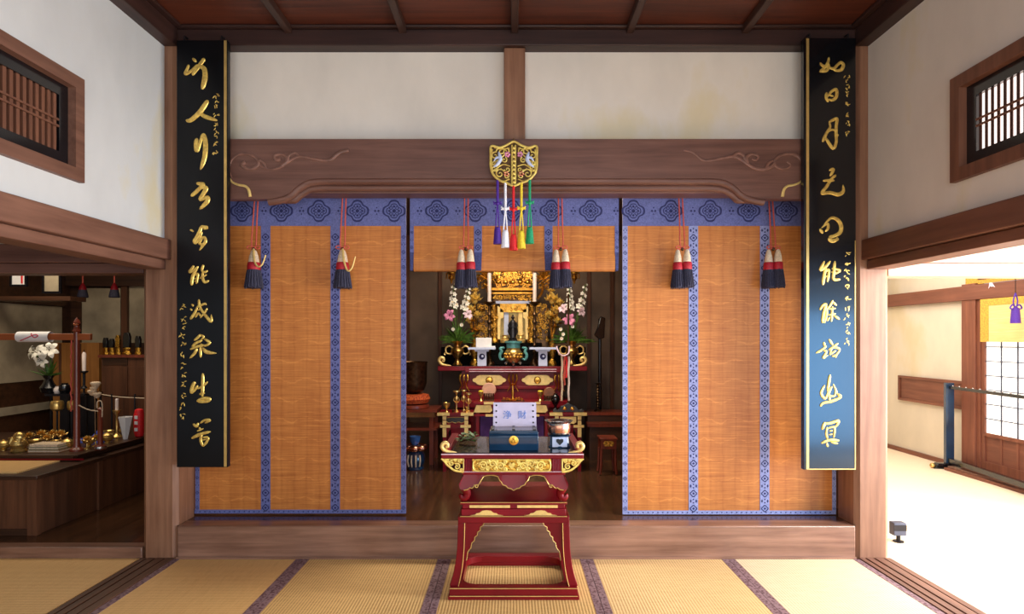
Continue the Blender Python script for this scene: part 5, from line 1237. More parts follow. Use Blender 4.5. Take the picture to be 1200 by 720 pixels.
MB().prism([(X(707, yq), Z(520, yq)), (X(709, yq), Z(517.5, yq)), (X(718, yq), Z(517.5, yq)), (X(720, yq), Z(520, yq)), (X(718, yq), Z(523.5, yq)), (X(709, yq), Z(523.5, yq))], yq+.004, yq+.01).build('gilt_plaque', 'gold_dark', t)
for sx, xx in ((-1, x0+.018), (1, x1-.018)):
    for yy in (yq+.025, yq+.175): MB().tube([(xx, yy, Z(527, yq)+.002), (xx+sx*.002, yy, ZF+.1), (xx+sx*.012, yy, ZF+.012)], .012, 8).build('leg', 'red_wood', t)
# ================================================================ THE DIM SIDE ALTAR (beyond the matte plaque)
def at3(px, py, Y): return P(px, py, Y)
# framing across the aisle
for x0, x1, mat, tone in ((OL, XL0-.001, 'beam_x', 'plaster'), (XR1+.001, OR, 'beam_light', 'plaster_cream')):
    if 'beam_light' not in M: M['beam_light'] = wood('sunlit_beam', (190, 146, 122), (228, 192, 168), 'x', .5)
    zq = 1.861 if x0 < 0 else 1.842
    s = MB().box(x0, x1, .02, .19, zq, 1.926); struct('trim_12', s, mat, bevel=.004)
    s = MB().box(x0, x1, .0, .21, 1.928, 2.05); struct('trim_12', s, mat, bevel=.004)
    s = MB().box(x0, x1, .06, .14, 2.04, ZB-.002); struct('wall_front', s, tone)
s = MB().box(OL, XL0-.001, .0, .1, -.03, .072); struct('trim_13', s, 'kamachi', bevel=.005)
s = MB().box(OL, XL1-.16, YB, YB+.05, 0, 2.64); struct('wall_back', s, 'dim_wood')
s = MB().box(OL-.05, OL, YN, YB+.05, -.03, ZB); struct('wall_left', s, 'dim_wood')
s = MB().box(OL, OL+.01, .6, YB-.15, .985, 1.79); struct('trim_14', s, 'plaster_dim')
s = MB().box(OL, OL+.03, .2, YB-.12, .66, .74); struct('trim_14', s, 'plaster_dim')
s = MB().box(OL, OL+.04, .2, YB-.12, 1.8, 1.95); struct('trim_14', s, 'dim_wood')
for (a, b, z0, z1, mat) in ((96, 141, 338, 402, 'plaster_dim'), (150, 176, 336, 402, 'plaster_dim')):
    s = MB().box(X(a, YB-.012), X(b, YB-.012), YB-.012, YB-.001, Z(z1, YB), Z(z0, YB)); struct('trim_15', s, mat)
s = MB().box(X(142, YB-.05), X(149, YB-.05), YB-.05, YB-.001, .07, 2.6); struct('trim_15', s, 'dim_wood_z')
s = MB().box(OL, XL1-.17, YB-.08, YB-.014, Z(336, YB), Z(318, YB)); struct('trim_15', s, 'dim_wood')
# raised platform with a mat
px_ = -3.288; zp = .483
t = thing('altar_platform', 'low dark wooden platform with framed panels, filling the dim side room', 'platform', (-4.2, 1.4, .065))
MB().box(OL+.05, px_-.02, .27, 2.38, .066, zp-.03).build('body', 'dim_wood_z', t)
MB().box(OL+.05, px_, .25, 2.4, zp-.03, zp-.002).build('top_frame', 'dim_wood', t, bevel=.004)
for x in (px_-.07, px_-.46, px_-1.0): MB().box(x, x+.065, .255, .3, .066, zp-.031).build('frame_post', 'dim_wood_z', t)
MB().box(OL+.05, px_-.071, .258, .3, .066, .11).build('bottom_rail', 'dim_wood', t)
for y in (.9, 1.7, 2.3): MB().box(px_-.025, px_-.005, y, y+.05, .066, zp-.031).build('frame_post', 'dim_wood_z', t)
m_ = MB().box(OL+.06, px_-.2, .33, .74, zp-.002, zp+.008).build('mat', 'tat_x', None, origin=(-4.2, .5, zp)); m_.name = 'platform_mat'; tag(m_, 'narrow golden straw mat along the front of the dim platform', 'mat')
t = thing('altar_ledge', 'long low dark ledge on the platform, crowded with brass vessels', 'ledge', (-4.2, 1.2, zp))
zq = .532
MB().box(OL+.06, -3.4, .76, 1.9, zp, zq-.012).build('body', 'dim_wood', t); MB().box(OL+.06, -3.36, .75, 1.92, zq-.012, zq).build('top', 'dim_wood', t, bevel=.003)
c_ = MB().box(-4.1, px_-.02, .742, .7485, zp+.009, zp+.022).build('red_cloth', 'red', None, origin=(-3.7, .745, zp)); tag(c_, 'thin red cloth edge showing under the dark ledge', 'cloth')
# crowd of brass
rng = random.Random(21)
protos = []
def brass_pot(x, y, h, r, kind):
    t = thing('brass_vessel', 'small shiny brass altar vessel in the crowd on the dark ledge', 'vessel', (x, y, zq), 'brass vessels on the dark ledge')
    if kind == 0:                                            # lidded pot
        MB().lathe((x, y, zq), [(.5*r, 0), (.5*r, .05*h), (.35*r, .12*h), (.9*r, .3*h), (r, .5*h), (.8*r, .66*h), (.85*r, .7*h), (.5*r, .85*h), (.15*r, .9*h), (.2*r, .97*h), (0, h)], 18).build('body', 'brass', t)
    elif kind == 1:                                          # lotus on a stem
        MB().lathe((x, y, zq), [(.6*r, 0), (.6*r, .05*h), (.15*r, .15*h), (.12*r, .6*h), (.3*r, .62*h)], 14).build('stem', 'brass', t)
        m = MB(); lotus_head(m, Vector((x, y, zq+.72*h)), r, rng); m.build('lotus_blossom', 'brass', t)
    else:                                                    # footed bowl
        MB().lathe((x, y, zq), [(.5*r, 0), (.55*r, .1*h), (.25*r, .25*h), (.3*r, .4*h), (r, .75*h), (1.05*r, h), (.9*r, h), (0, .5*h)], 18).build('body', 'brass', t)
    return t
for (px, py, h, r, k, y) in ((4, 0, .09, .05, 0, .95), (17, 0, .08, .04, 2, 1.1), (42, 0, .07, .05, 2, 1.05), (55, 0, .1, .05, 1, 1.05), (62, 0, .12, .055, 1, 1.15), (71, 0, .13, .055, 1, 1.1), (66, 0, .07, .04, 2, 1.03), (79, 0, .1, .05, 0, .98), (102, 0, .085, .05, 1, 1.02), (104, 0, .085, .045, 0, 1.16), (112, 0, .08, .045, 1, 1.13), (48, 0, .1, .055, 1, 1.25), (34, 0, .09, .05, 1, 1.2), (126, 0, .1, .05, 0, 1.3), (127, 0, .085, .045, 2, 1.45), (146, 0, .07, .05, 0, 1.8)):
    x = X(px, y)
    if x > -3.42: x = -3.42
    brass_pot(x, y, h, r, k)
y = .88; x = X(22, y); t = thing('brass_censer', 'largest brass lion-shaped vessel, standing before the sutra books on the dark ledge', 'vessel', (x, y, zq))
h = Z(511, y)-zq
m = MB(); m.lathe((x, y, zq), [(.05, 0), (.056, .012), (.045, .03), (.06, .06), (.052, .09), (.03, .105), (0, .11)], 18); m.build('base', 'brass', t)
m = MB(); m.ball((x+.004, y, zq+.115), (.045, .04, .045)); m.ball((x+.008, y-.012, zq+h-.03), (.034, .034, .032))
for i in range(10):
    a = 2*PI*i/10; m.ball((x+.008+.03*math.cos(a), y+.004, zq+h-.03+.03*math.sin(a)), .012, 8, 5)
for sg in (-1, 1): m.tube([(x+sg*.03, y-.025, zq+.11), (x+sg*.034, y-.04, zq+.07)], [.016, .012], 8)
m.build('lion_body', 'brass', t)
y = .84; 
for i, (mat, w) in enumerate((('honey', 0), ('teal_dim', .006), ('cream', .012))):
    if 'teal_dim' not in M: M['teal_dim'] = flat('faded_green_cover', (120, 132, 96), .6)
    x0, x1 = X(32, y)+w, X(69, y)-w
    t = thing('sutra_book', ['folded sutra book with tan cover, lowest of the little stack on the ledge', 'folded sutra book with faded green cover, middle of the little stack', 'folded sutra book with cream cover, topmost of the little stack'][i], 'book', ((x0+x1)/2, y+.08, zq+.022*i), 'sutra books on the ledge')
    MB().box(x0, x1, y, y+.14, zq+.001+.022*i, zq+.004+.022*i).box(x0, x1, y, y+.14, zq+.018+.022*i, zq+.0215+.022*i).build('cover', mat, t); MB().box(x0+.003, x1-.003, y+.003, y+.137, zq+.0045+.022*i, zq+.0175+.022*i).build('pages', 'cream', t)
M['knot_red'] = flat('red_paper_cord', (196, 62, 84), .6, var=.05)
y = .93; x = X(90, y); zt2 = Z(372, y); zb_ = Z(395, y)
t = thing('crossbar_stand', 'tall red-brown lacquered pole with a wooden crossbar and twisted cord, on the dark ledge', 'stand', (x, y, zq))
MB().lathe((x, y, zq), [(.05, 0), (.05, .015), (.03, .03), (.024, .06), (.022, zt2-zq-.12), (.03, zt2-zq-.11), (.02, zt2-zq-.09), (.018, zt2-zq-.06), (.026, zt2-zq-.045), (.014, zt2-zq-.02), (0, zt2-zq)], 16).build('pole', 'red_wood', t)
MB().lathe((x, y, zt2-.065), [(.021, 0), (.027, .01), (.021, .02)], 16).build('metal_collar', 'copper', t)
MB().box(X(-60, y), X(107, y), y-.016, y+.016, zb_-.026, zb_+.026).build('crossbar', 'orange_wood', t, bevel=.004)
MB().tube([(x-.03+.004*math.sin(i*1.2), y-.02, zb_-.03-(zb_-zq-.35)*i/40) for i in range(41)], .006, 6).build('twisted_cord', 'cord_red', t)
x0, x1 = X(22, y), X(60, y)
t = thing('paper_roll', 'white paper sleeve with a red cord motif wrapped round the wooden crossbar', 'paper', ((x0+x1)/2, y, zb_-.045))
m = MB(); pr = [(.042*math.cos(2*PI*i/24), .042*math.sin(2*PI*i/24)) for i in range(24)]
vs = [(x0, y+a, zb_+b) for a, b in pr]+[(x1, y+a, zb_+b) for a, b in pr]; m.add(vs, [(i, (i+1) % 24, 24+(i+1) % 24, 24+i) for i in range(24)]); m.build('sleeve', 'white', t)
m = MB(); xc = x0+.13
m.tube(spline([(xc-.09, y-.034, zb_-.03), (xc-.03, y-.0425, zb_-.008), (xc+.03, y-.041, zb_+.018), (xc+.055, y-.041, zb_+.008), (xc+.03, y-.043, zb_-.006), (xc+.005, y-.042, zb_+.014), (xc+.0, y-.036, zb_+.028)], 6), .0042, 6); m.build('red_knot', 'knot_red', t)
# short dark posts with a rope
y = 1.0; x = X(117.5, y); z1 = Z(477, y)
def rope_post(x, y, z1, label):
    t = thing('rope_post', label, 'post', (x, y, zq))
    MB().lathe((x, y, zq), [(.045, 0), (.045, .03), (.02, .04), (.018, z1-zq-.03), (.024, z1-zq-.02), (0, z1-zq)], 14).build('shaft', 'red_wood', t)
    MB().lathe((x, y, zq), [(.046, .004), (.05, .012), (.046, .026)], 14).build('metal_collar', 'silver', t)
    MB().tube(spline([(x-.012, y-.02, z1-.01), (x-.01, y-.02, z1+.04), (x+.018, y-.02, z1+.05), (x+.03, y-.02, z1+.01), (x+.028, y-.02, z1-.08)], 5), .0045, 6).build('cord_loop', 'cream', t)
rope_post(x, y, z1, 'short dark post with a cord loop and metal collar, right of nothing but the red pole'.replace(', right of nothing but the red pole', ', next to the red pole'))
t = thing('rope', 'thin pale rope sagging from the red pole to the short dark post', 'rope', (X(104, .95), .95, Z(480, .95)))
MB().tube(spline([(X(92, .9), .9, Z(475, .9)), (X(104, .95), .94, Z(480, .95)), (X(116, .98), .97, Z(482, .98))], 8), .0045, 6).build('strand', 'cream', t)
t = thing('rope', 'thin rope stretched level behind the small candle in the dim room', 'rope', (X(140, 1.9), 1.9, Z(465, 1.9)))
MB().tube(spline([(X(116, 1.9), 1.9, Z(462, 1.9)), (X(140, 1.9), 1.9, Z(465.5, 1.9)), (X(172, 1.9), 1.9, Z(467, 1.9))], 8), .005, 6).build('strand', 'cream', t)
y = 1.9; x = X(118, y); t = thing('rope_rail', 'thin dark upright bars carrying the level rope', 'rail', (x, y, zq))
for px in (118, 131, 158): MB().tube([(X(px, y), y, zq), (X(px, y), y, Z(462, y))], .008, 8).build('bar', 'iron', t)
# tall dark table with lilies, drums
y = 1.5; x0, x1 = X(52, y), X(99, y); zt2 = Z(462, y)
t = thing('thin_legged_table', 'tall black thin-legged table with white lilies and small vases on it', 'table', ((x0+x1)/2, y+.1, zq))
MB().box(x0, x1, y, y+.25, zt2-.02, zt2).build('top', 'black', t)
for px in (57.5, 78, 98.5): MB().box(X(px, y)-.008, X(px, y)+.008, y+.02, y+.036, zq, zt2-.0205).build('leg', 'iron', t)
MB().box(x0+.02, x1-.02, y+.16, y+.2, zq, zt2-.0205).build('back_cloth', 'statue', t)
x = X(57, y+.1); yy = y+.1; k = Z(440, yy)-zt2
t = thing('dark_vase', 'dark vase holding white lilies in the dim side room', 'vase', (x, yy, zt2))
MB().lathe((x, yy, zt2), [(.05, 0), (.06, .02), (.07, .3*k), (.04, .6*k), (.03, .8*k), (.05, k), (.04, k), (0, .8*k)], 18).build('body', 'black', t)
bp = (x, yy, zt2+.85*k)
for i, (px, py, fc, r) in enumerate(((45, 414, (-.5, -.8, .4), .09), (58, 411, (.4, -.8, .4), .085), (50, 423, (-.1, -1, .2), .075), (38, 413, (-.9, -.4, .2), .07))):
    lily('white_lily', P(px, py, yy-.05), fc, r, 'petal', ['white lily leaning over the paper roll side, second in from the wall', 'white lily nearest the red pole', 'lowest white lily, drooping towards the platform', 'white lily leaning furthest out towards the dim wall'][i], bp)
t = thing('lily_leaves', 'narrow green leaves under the white lilies', 'foliage', bp); t['kind'] = 'stuff'; m = MB(); rng = random.Random(4)
for i in range(22):
    a = rng.uniform(0, 6.28); el = rng.uniform(.3, 1.4); L = rng.uniform(.12, .24); d = Vector((math.cos(a)*math.cos(el), math.sin(a)*math.cos(el)*.6, math.sin(el))); s2 = Vector((-math.sin(a), math.cos(a), 0))*.012; b = Vector(bp)
    m.add([b, b+d*L*.5+s2, b+d*L+Vector((0, 0, -.02)), b+d*L*.5-s2], [(0, 1, 2), (0, 2, 3)])
m.build('leaves', 'leaf', t)
for px, pyt, lb in ((67, 453, 'tiny white-topped cup on the black table beside the lily vase'), (76, 449, 'small black round jar on the thin-legged table')):
    x = X(px, yy); h = Z(pyt, yy)-zt2; t = thing('small_jar', lb, 'jar', (x, yy, zt2)); r = .03 if px == 67 else .05
    MB().lathe((x, yy, zt2), [(r*.7, 0), (r, .3*h), (r*.9, .7*h), (r*.5, .9*h), (r*.6, h), (0, h)], 16).build('body', 'wax' if px == 67 else 'black', t)
for px, w, lb in ((67, 7, 'brass drum-shaped vessel under the black table, by its outer leg'), (84, 4.5, 'brass drum-shaped vessel under the black table, half behind the red pole')):
    yq = 1.47; x = X(px, yq); r = w*(yq+D)/F; z0 = Z(481, yq); h = Z(470, yq)-z0
    t = thing('brass_drum', lb, 'vessel', (x, yq, z0))
    MB().lathe((x, yq, z0), [(0, 0), (.7*r, 0), (.95*r, .15*h), (r, .5*h), (.95*r, .85*h), (.8*r, h), (0, h)], 20).build('body', 'brass', t)
    MB().lathe((x, yq, zq), [(.04, 0), (.04, .01), (.008, .02), (.008, z0-zq-.01), (.03, z0-zq)], 12).build('foot', 'iron', t)
# tall tablets/cabinet lit honey-brown
y = 2.6; 
t = thing('tablet_cabinet', 'honey-brown upright wooden cabinet standing behind the red pole', 'cabinet', (X(89, y), y+.1, .065))
MB().box(X(62, y), X(116, y), y, y+.3, .066, Z(402, y)).build('body', 'honey', t)
for px in (71, 94): MB().box(X(px, y)-.012, X(px, y)+.012, y-.012, y-.001, Z(456, y), Z(403, y)).build('stile', 'dim_wood_z', t)
MB().box(X(72.5, y), X(92.5, y), y-.006, y-.001, Z(455, y), Z(404, y)).build('door', 'honey', t)
# small altar cabinet with shelf of black and gilt figures
y = 2.55; x0, x1 = X(119, y), X(186, y); zt2 = Z(416, y)
t = thing('low_cabinet', 'brown sideboard with plain doors under the black and gilt figures, dim side room', 'cabinet', ((x0+x1)/2, y+.15, .065))
MB().box(x0, x1, y, y+.35, .066, zt2-.03).build('body', 'dim_wood_z', t); MB().box(x0-.02, x1, y-.03, y+.36, zt2-.03, zt2).build('top', 'red_wood', t)
for a, b in ((121, 150), (152, 184)): MB().box(X(a, y), X(b, y), y-.012, y-.001, Z(464, y), Z(430, y)).build('door', 'honey' if a < 0 else 'dim_wood_z', t)
MB().box(X(121, y), X(150, y), y-.01, y-.001, Z(428, y), Z(419, y)).build('drawer', 'dim_wood', t)
def tablet(px, pyt, w, mat, label, cat='tablet'):
    yq = y+.12; x = X(px, yq); h = Z(pyt, yq)-zt2; w = w*(yq+D)/F/2
    t = thing('memorial_tablet', label, cat, (x, yq, zt2))
    MB().lathe((x, yq, zt2), [(w*1.3, 0), (w*1.35, .02), (w*.9, .04), (w*1.2, .06), (w*1.0, .075), (0, .075)], 16, sy=.6).build('lotus_base', 'gold_dark', t)
    MB().prism([(x-w*.9, zt2+.076), (x+w*.9, zt2+.076), (x+w, zt2+h*.8), (x+w*.6, zt2+h), (x-w*.6, zt2+h), (x-w, zt2+h*.8)], yq-.02, yq+.02).build('tablet_board', mat, t, bevel=.004)
tablet(124, 396, 5, 'black', 'black memorial tablet nearest the honey-brown cabinet'); tablet(131, 397, 5, 'black', 'second black memorial tablet from the honey-brown cabinet')
tablet(138.5, 393, 5, 'gold_dark', 'gilt memorial tablet between the black ones on the sideboard'); tablet(149, 390, 8, 'black', 'tallest broad black tablet on a gilt lotus base, on the sideboard'); tablet(162, 394, 6, 'black', 'black memorial tablet half hidden by the post')
# candle on tall stand, dried pods, small candle, paper, red lantern, blue cloth
y = 1.84; x = X(98.5, y); zs_ = Z(435, y); t = thing('iron_candlestick', 'tall thin iron candlestick behind the red pole', 'candlestick', (x, y, zq))
MB().lathe((x, y, zq), [(.05, 0), (.05, .02), (.012, .04), (.01, Z(456, y)-zq), (.03, Z(455, y)-zq), (.012, Z(452, y)-zq), (.012, Z(438, y)-zq), (.035, zs_-zq-.01), (.035, zs_-zq), (0, zs_-zq)], 14).build('stem', 'iron', t)
c = thing('candle', 'white candle on the tall iron candlestick behind the red pole', 'candle', (x, y, zs_+.001)); MB().lathe((x, y, zs_+.001), [(.016, 0), (.018, Z(413, y)-zs_-.02), (.01, Z(413, y)-zs_), (0, Z(413, y)-zs_)], 12).build('wax_body', 'wax', c); MB().tube([(x, y, Z(413, y)), (x, y, Z(410, y))], .003, 5).build('wick', 'iron', c)
y = 1.25; x = X(112, y); t = thing('dried_pods', 'brownish dried lotus pods on a thin stalk beside the short dark post', 'dried flowers', (x, y, zq))
MB().tube([(x, y, zq), (x-.005, y, Z(470, y)), (X(110, y), y, Z(458, y))], .006, 6).build('stalk', 'bronze', t)
for px, py, r in ((112, 451, .04), (108, 460, .036), (113.5, 463, .036), (110, 456, .03)):
    c = P(px, py, y); MB().lathe(c, [(0, -r*.9), (r*.5, -r*.6), (r, r*.2), (r*.95, r*.5), (r*.6, r*.62), (0, r*.55)], 14).build('pod', 'cream', t)
y = 1.6; x = X(137, y)-.0; z0 = zq; h = Z(481, y)-z0; t = thing('brass_candle_holder', 'small brass holder with a wide foot near the white paper cup', 'candle holder', (x, y, z0))
MB().lathe((x, y, z0), [(.05, 0), (.054, .008), (.02, .03), (.01, .05), (.012, .5*h), (.009, .8*h), (.03, .93*h), (.034, h), (0, h)], 16).build('stem', 'brass', t)
c = thing('candle', 'short white candle on the small brass holder', 'candle', (x, y, z0+h+.001)); MB().lathe((x, y, z0+h+.001), [(.014, 0), (.014, .1), (.008, .105), (0, .105)], 12).build('wax_body', 'wax', c); MB().tube([(x, y, z0+h+.1), (x, y, z0+h+.12)], .003, 5).build('wick', 'iron', c)
y = 1.5; x = -3.46; x = min(X(151, y), -3.46); t = thing('paper_cup', 'white folded paper cup at the far end of the dark ledge', 'paper', (x, y, zq))
MB().lathe((x, y, zq), [(.02, 0), (.045, .12), (.05, .15), (.046, .15), (.02, .01), (0, .01)], 8, smooth_ := 'z') if False else MB().lathe((x, y, zq), [(.02, 0), (.04, .1), (.062, .2), (.058, .2), (.018, .01), (0, .01)], 6).build('folded_cup', 'white', t, smooth=False)
y = 1.62; x = -3.41; t = thing('red_lantern', 'small red lantern with white patches beside the post of the dim room', 'lantern', (x, y, zq))
MB().lathe((x, y, zq), [(.02, 0), (.035, .01), (.045, .06), (.045, .2), (.035, .25), (.015, .26), (0, .26)], 16).build('shade', 't_red', t)
for dz in (.06, .12, .17): MB().box(x-.014, x+.014, y-.05, y-.0445, zq+dz, zq+dz+.03).build('white_patch', 'white', t)
y = 1.3; x = X(104, y); t = thing('blue_cloth', 'crumpled bright blue cloth lying behind the brass vessels', 'cloth', (x, y, zq)); m = MB(); n = 9; rng = random.Random(8); vs = []
for i in range(n):
    for j in range(n):
        u, v = i/(n-1), j/(n-1); e = math.sin(PI*u)*math.sin(PI*v); vs.append((x-.12+.24*u, y-.03+.2*v, zq+.004+e*(.075+.045*math.sin(7*u+5*v))))
m.add(vs, [(i*n+j, (i+1)*n+j, (i+1)*n+j+1, i*n+j+1) for i in range(n-1) for j in range(n-1)]); m.build('folds', 'blue_cloth', t)
for px, lb in ((97, 'dark hanging tassel under the shade rail, nearer the honey cabinet'), (134, 'dark hanging tassel under the shade rail, nearer the post')):
    y = 2.7; x = X(px, y); t = thing('dark_tassel', lb, 'tassel', (x, y, Z(349, y)))
    MB().tube([(x, y, 2.6), (x, y, Z(337, y))], .008, 6).build('cord', 'cord_red', t); MB().lathe((x, y, 0), [(.01, Z(332, y)), (.03, Z(336, y)), (.04, Z(340, y))], 14).build('band', 'red_deep', t)
    MB().lathe((x, y, 0), [(.04, Z(340, y)), (.055, Z(348, y)), (.05, Z(349, y))], 14).build('fringe', 't_navy', t)
y = 1.9
for px, w, pt, pb, mat, lb in ((21, 20, 318, 336, 'white', 'pale framed picture with a red stripe, high in the dim side room'), (60, 22, 318, 344, 'plaster_dim', 'grey framed picture high in the dim side room, nearer the tassels')):
    x = X(px, y); ww = w*(y+D)/F/2; z0, z1 = Z(pb, y), Z(pt, y)+.1
    t = thing('framed_picture', lb, 'picture', (x, y, z0))
    m = MB().box(x-ww, x+ww, y, y+.02, z0, z0+.02).box(x-ww, x-ww+.02, y, y+.02, z0+.02, z1).box(x+ww-.02, x+ww, y, y+.02, z0+.02, z1).box(x-ww, x+ww, y, y+.02, z1, z1+.02); m.build('frame', 'black', t); MB().box(x-ww+.02, x+ww-.02, y+.008, y+.016, z0+.02, z1).build('sheet', mat, t)
    if mat == 'white': MB().box(x+ww*.3, x+ww*.5, y+.004, y+.0075, z0+.03, z1-.01).build('red_stripe', 't_red', t)
s = MB().box(OL+.05, X(84, y), y-.02, y+.2, Z(360, y)+.06, Z(350, y)+.02); struct('trim_16', s, 'dim_wood')
# ================================================================ THE SUNLIT SIDE ROOM (beyond the shining plaque)
wx = OR
def yw(px, dx=0.0): return F*(wx-dx)/(px-CX)-D
def zw(px, py, dx=0.0): return EYE-(py-HY)*(wx-dx)/(px-CX)
YP1, YP0 = yw(1132), yw(1148)
s = MB().box(wx, wx+.06, YP1, YB+1.65, -.03, 2.64); struct('wall_right', s, 'plaster_cream')
s = MB().box(wx, wx+.06, .2, YP1, 2.02, 2.64); struct('wall_right', s, 'plaster_cream')
s = MB().box(XR1, OR, YB+1.6, YB+1.66, -.03, 2.64); struct('wall_back', s, 'plaster_cream')
M['oak'] = wood('warm_post', (104, 58, 40), (142, 86, 62), 'z', .5); M['oak_y'] = wood('warm_rail', (98, 54, 38), (134, 82, 60), 'y', .5)
s = MB().box(wx-.05, wx+.05, YP0, YP1, -.02, 2.02); struct('trim_17', s, 'oak', bevel=.004)
s = MB().box(wx-.062, wx-.001, .3, YB+1.6, 1.845, 2.0); struct('trim_18', s, 'oak_y', bevel=.004)
s = MB().box(wx-.02, wx-.001, yw(1132), yw(1058), .67, .95); struct('trim_19', s, 'oak_y')
s = MB()
for z in (.655, .935): s.box(wx-.035, wx-.002, YP1+.002, yw(1057), z, z+.03)
s.box(wx-.035, wx-.002, yw(1057), yw(1057)+.03, .655, .965); struct('trim_19', s, 'oak_y')
s = MB().box(wx-.03, wx-.001, YP1+.005, YB+1.6, 0.0, .05); struct('baseboard_right', s, 'oak_y')
s = MB().box(wx-.24, wx-.02, -2.6, YP1-.002, .0, .03); struct('trim_20', s, 'oak_y'); s = MB().box(wx-.2, wx-.12, -2.6, YP1-.002, .031, .045); struct('trim_20', s, 'kamachi')
# paper screen doors
def shoji(n, y0, y1):
    z0, z1 = .06, 1.835; zmid = zw(1180, 512)
    d = MB(); a, b = wx-.02, wx+.015
    d.box(a, b, y0, y0+.045, z0, z1).box(a, b, y1-.045, y1, z0, z1).box(a, b, y0+.045, y1-.045, z0, z0+.09).box(a, b, y0+.045, y1-.045, z1-.04, z1).box(a, b, y0+.045, y1-.045, zmid-.035, zmid)
    r = struct('door_%d' % n, d, 'oak')
    MB().box(wx, wx+.01, y0+.045, y1-.045, zmid, z1-.04).build('paper', 'shoji', r)
    MB().box(wx-.004, wx+.01, y0+.045, y1-.045, z0+.09, zmid-.035).build('lower_board', 'oak_y', r)
    for i in range(1, 4): MB().box(wx-.012, wx-.004, y0+.045+(y1-y0-.09)*i/4-.012, y0+.045+(y1-y0-.09)*i/4+.012, z0+.09, zmid-.035).build('stile', 'oak', r)
    m = MB()
    for i in range(1, 4): y = y0+.045+(y1-y0-.09)*i/4; m.box(wx-.012, wx-.0005, y-.004, y+.004, zmid, z1-.04)
    k = 9
    for i in range(1, k): z = zmid+(z1-.04-zmid)*i/k; m.box(wx-.0125, wx-.0006, y0+.045, y1-.045, z-.004, z+.004)
    m.build('paper_lattice', 'grey', r)
shoji(1, YP0-.95, YP0-.05); shoji(2, YP0-1.86, YP0-.96)
s = MB().box(wx-.03, wx+.04, YP0-.05, YP0-.001, .04, 1.84); struct('trim_21', s, 'oak')
# reed screen with yellow edging, tassel, transom
dx = .09; y1_ = yw(1149, dx); y0_ = y1_-1.1; z1 = 1.838; z0 = zw(1175, 401, dx)
t = thing('window_blind', 'sunlit yellow-edged reed screen hanging over the paper door', 'blind', (wx-dx, (y0_+y1_)/2, z0))
M['sudare'].node_tree.nodes['Principled BSDF'].inputs['Roughness'].default_value = .7
MB().box(wx-dx, wx-dx+.006, y0_, y1_, z0, z1).build('reeds', 'sudare', t)
MB().box(wx-dx-.003, wx-dx-.0005, y1_-.11, y1_, z0, z1-.07).build('yellow_edging', 'yellow_band', t); MB().box(wx-dx-.003, wx-dx-.0005, y0_, y1_, z1-.068, z1).build('yellow_edging', 'yellow_band', t)
dx = .2; y = yw(1190, dx); x = wx-dx; zt2 = zw(1190, 345, dx); zb_ = zw(1190, 379, dx); zm = zw(1190, 361, dx)
t = thing('purple_tassel', 'purple silk tassel with a bow hanging before the sunlit reed screen', 'tassel', (x, y, zb_))
m = MB(); m.tube(spline([(x, y, zt2+.012), (x-.02, y, (zt2+zm)/2), (x, y, zm), (x+.02, y, (zt2+zm)/2), (x, y, zt2+.012)], 6), .006, 6)
for sg in (-1, 1): m.tube(spline([(x, y, zm), (x+sg*.03, y-.006, zm+.03), (x+sg*.055, y-.006, zm), (x+sg*.03, y-.006, zm-.012), (x, y, zm)], 5), .007, 6)
m.build('bow_cord', 't_purple', t)
m = MB().lathe((x, y, 0), [(.012, zm+.01), (.03, zm-.006), (.034, zm-.03), (.042, zb_), (.038, zb_)], 16)
m.build('fringe', 't_purple', t)
MB().tube([(x, y, zt2+.012), (x, y, 2.6)], .003, 5).build('line', 'iron', t)
zq1, zq0 = 2.14, 2.01
ya_, yb_2 = YP1-.02, YP1-1.4
s = MB().box(wx-.02, wx-.001, yb_2, ya_, zq0, zq0+.04).box(wx-.02, wx-.001, yb_2, ya_, zq1-.02, zq1).box(wx-.02, wx-.001, ya_-.17, ya_, zq0+.04, zq1-.02); w_ = struct('window_3', s, 'yellow_band'); MB().box(wx-.012, wx-.002, yb_2, ya_-.171, zq0+.041, zq1-.021).build('backing', 'dim_wood_z', w_)
y = yw(1162, .064); x = wx-.066; zc = zw(1162, 335, .064)
t = thing('nail_cover', 'small pink and white crane-shaped nail cover on the sunlit rail', 'nail cover', (x, y, zc-.04))
m = MB(); m.add([(x, y+.04, zc-.03), (x, y+.025, zc+.035), (x-.006, y+.005, zc+.0), (x, y-.05, zc-.02), (x, y-.01, zc+.03)], [(0, 1, 2), (2, 4, 3), (1, 4, 2)]); m.ball((x, y, zc), (.006, .016, .014), 8, 5); m.build('crane', 'pale_pink', t)
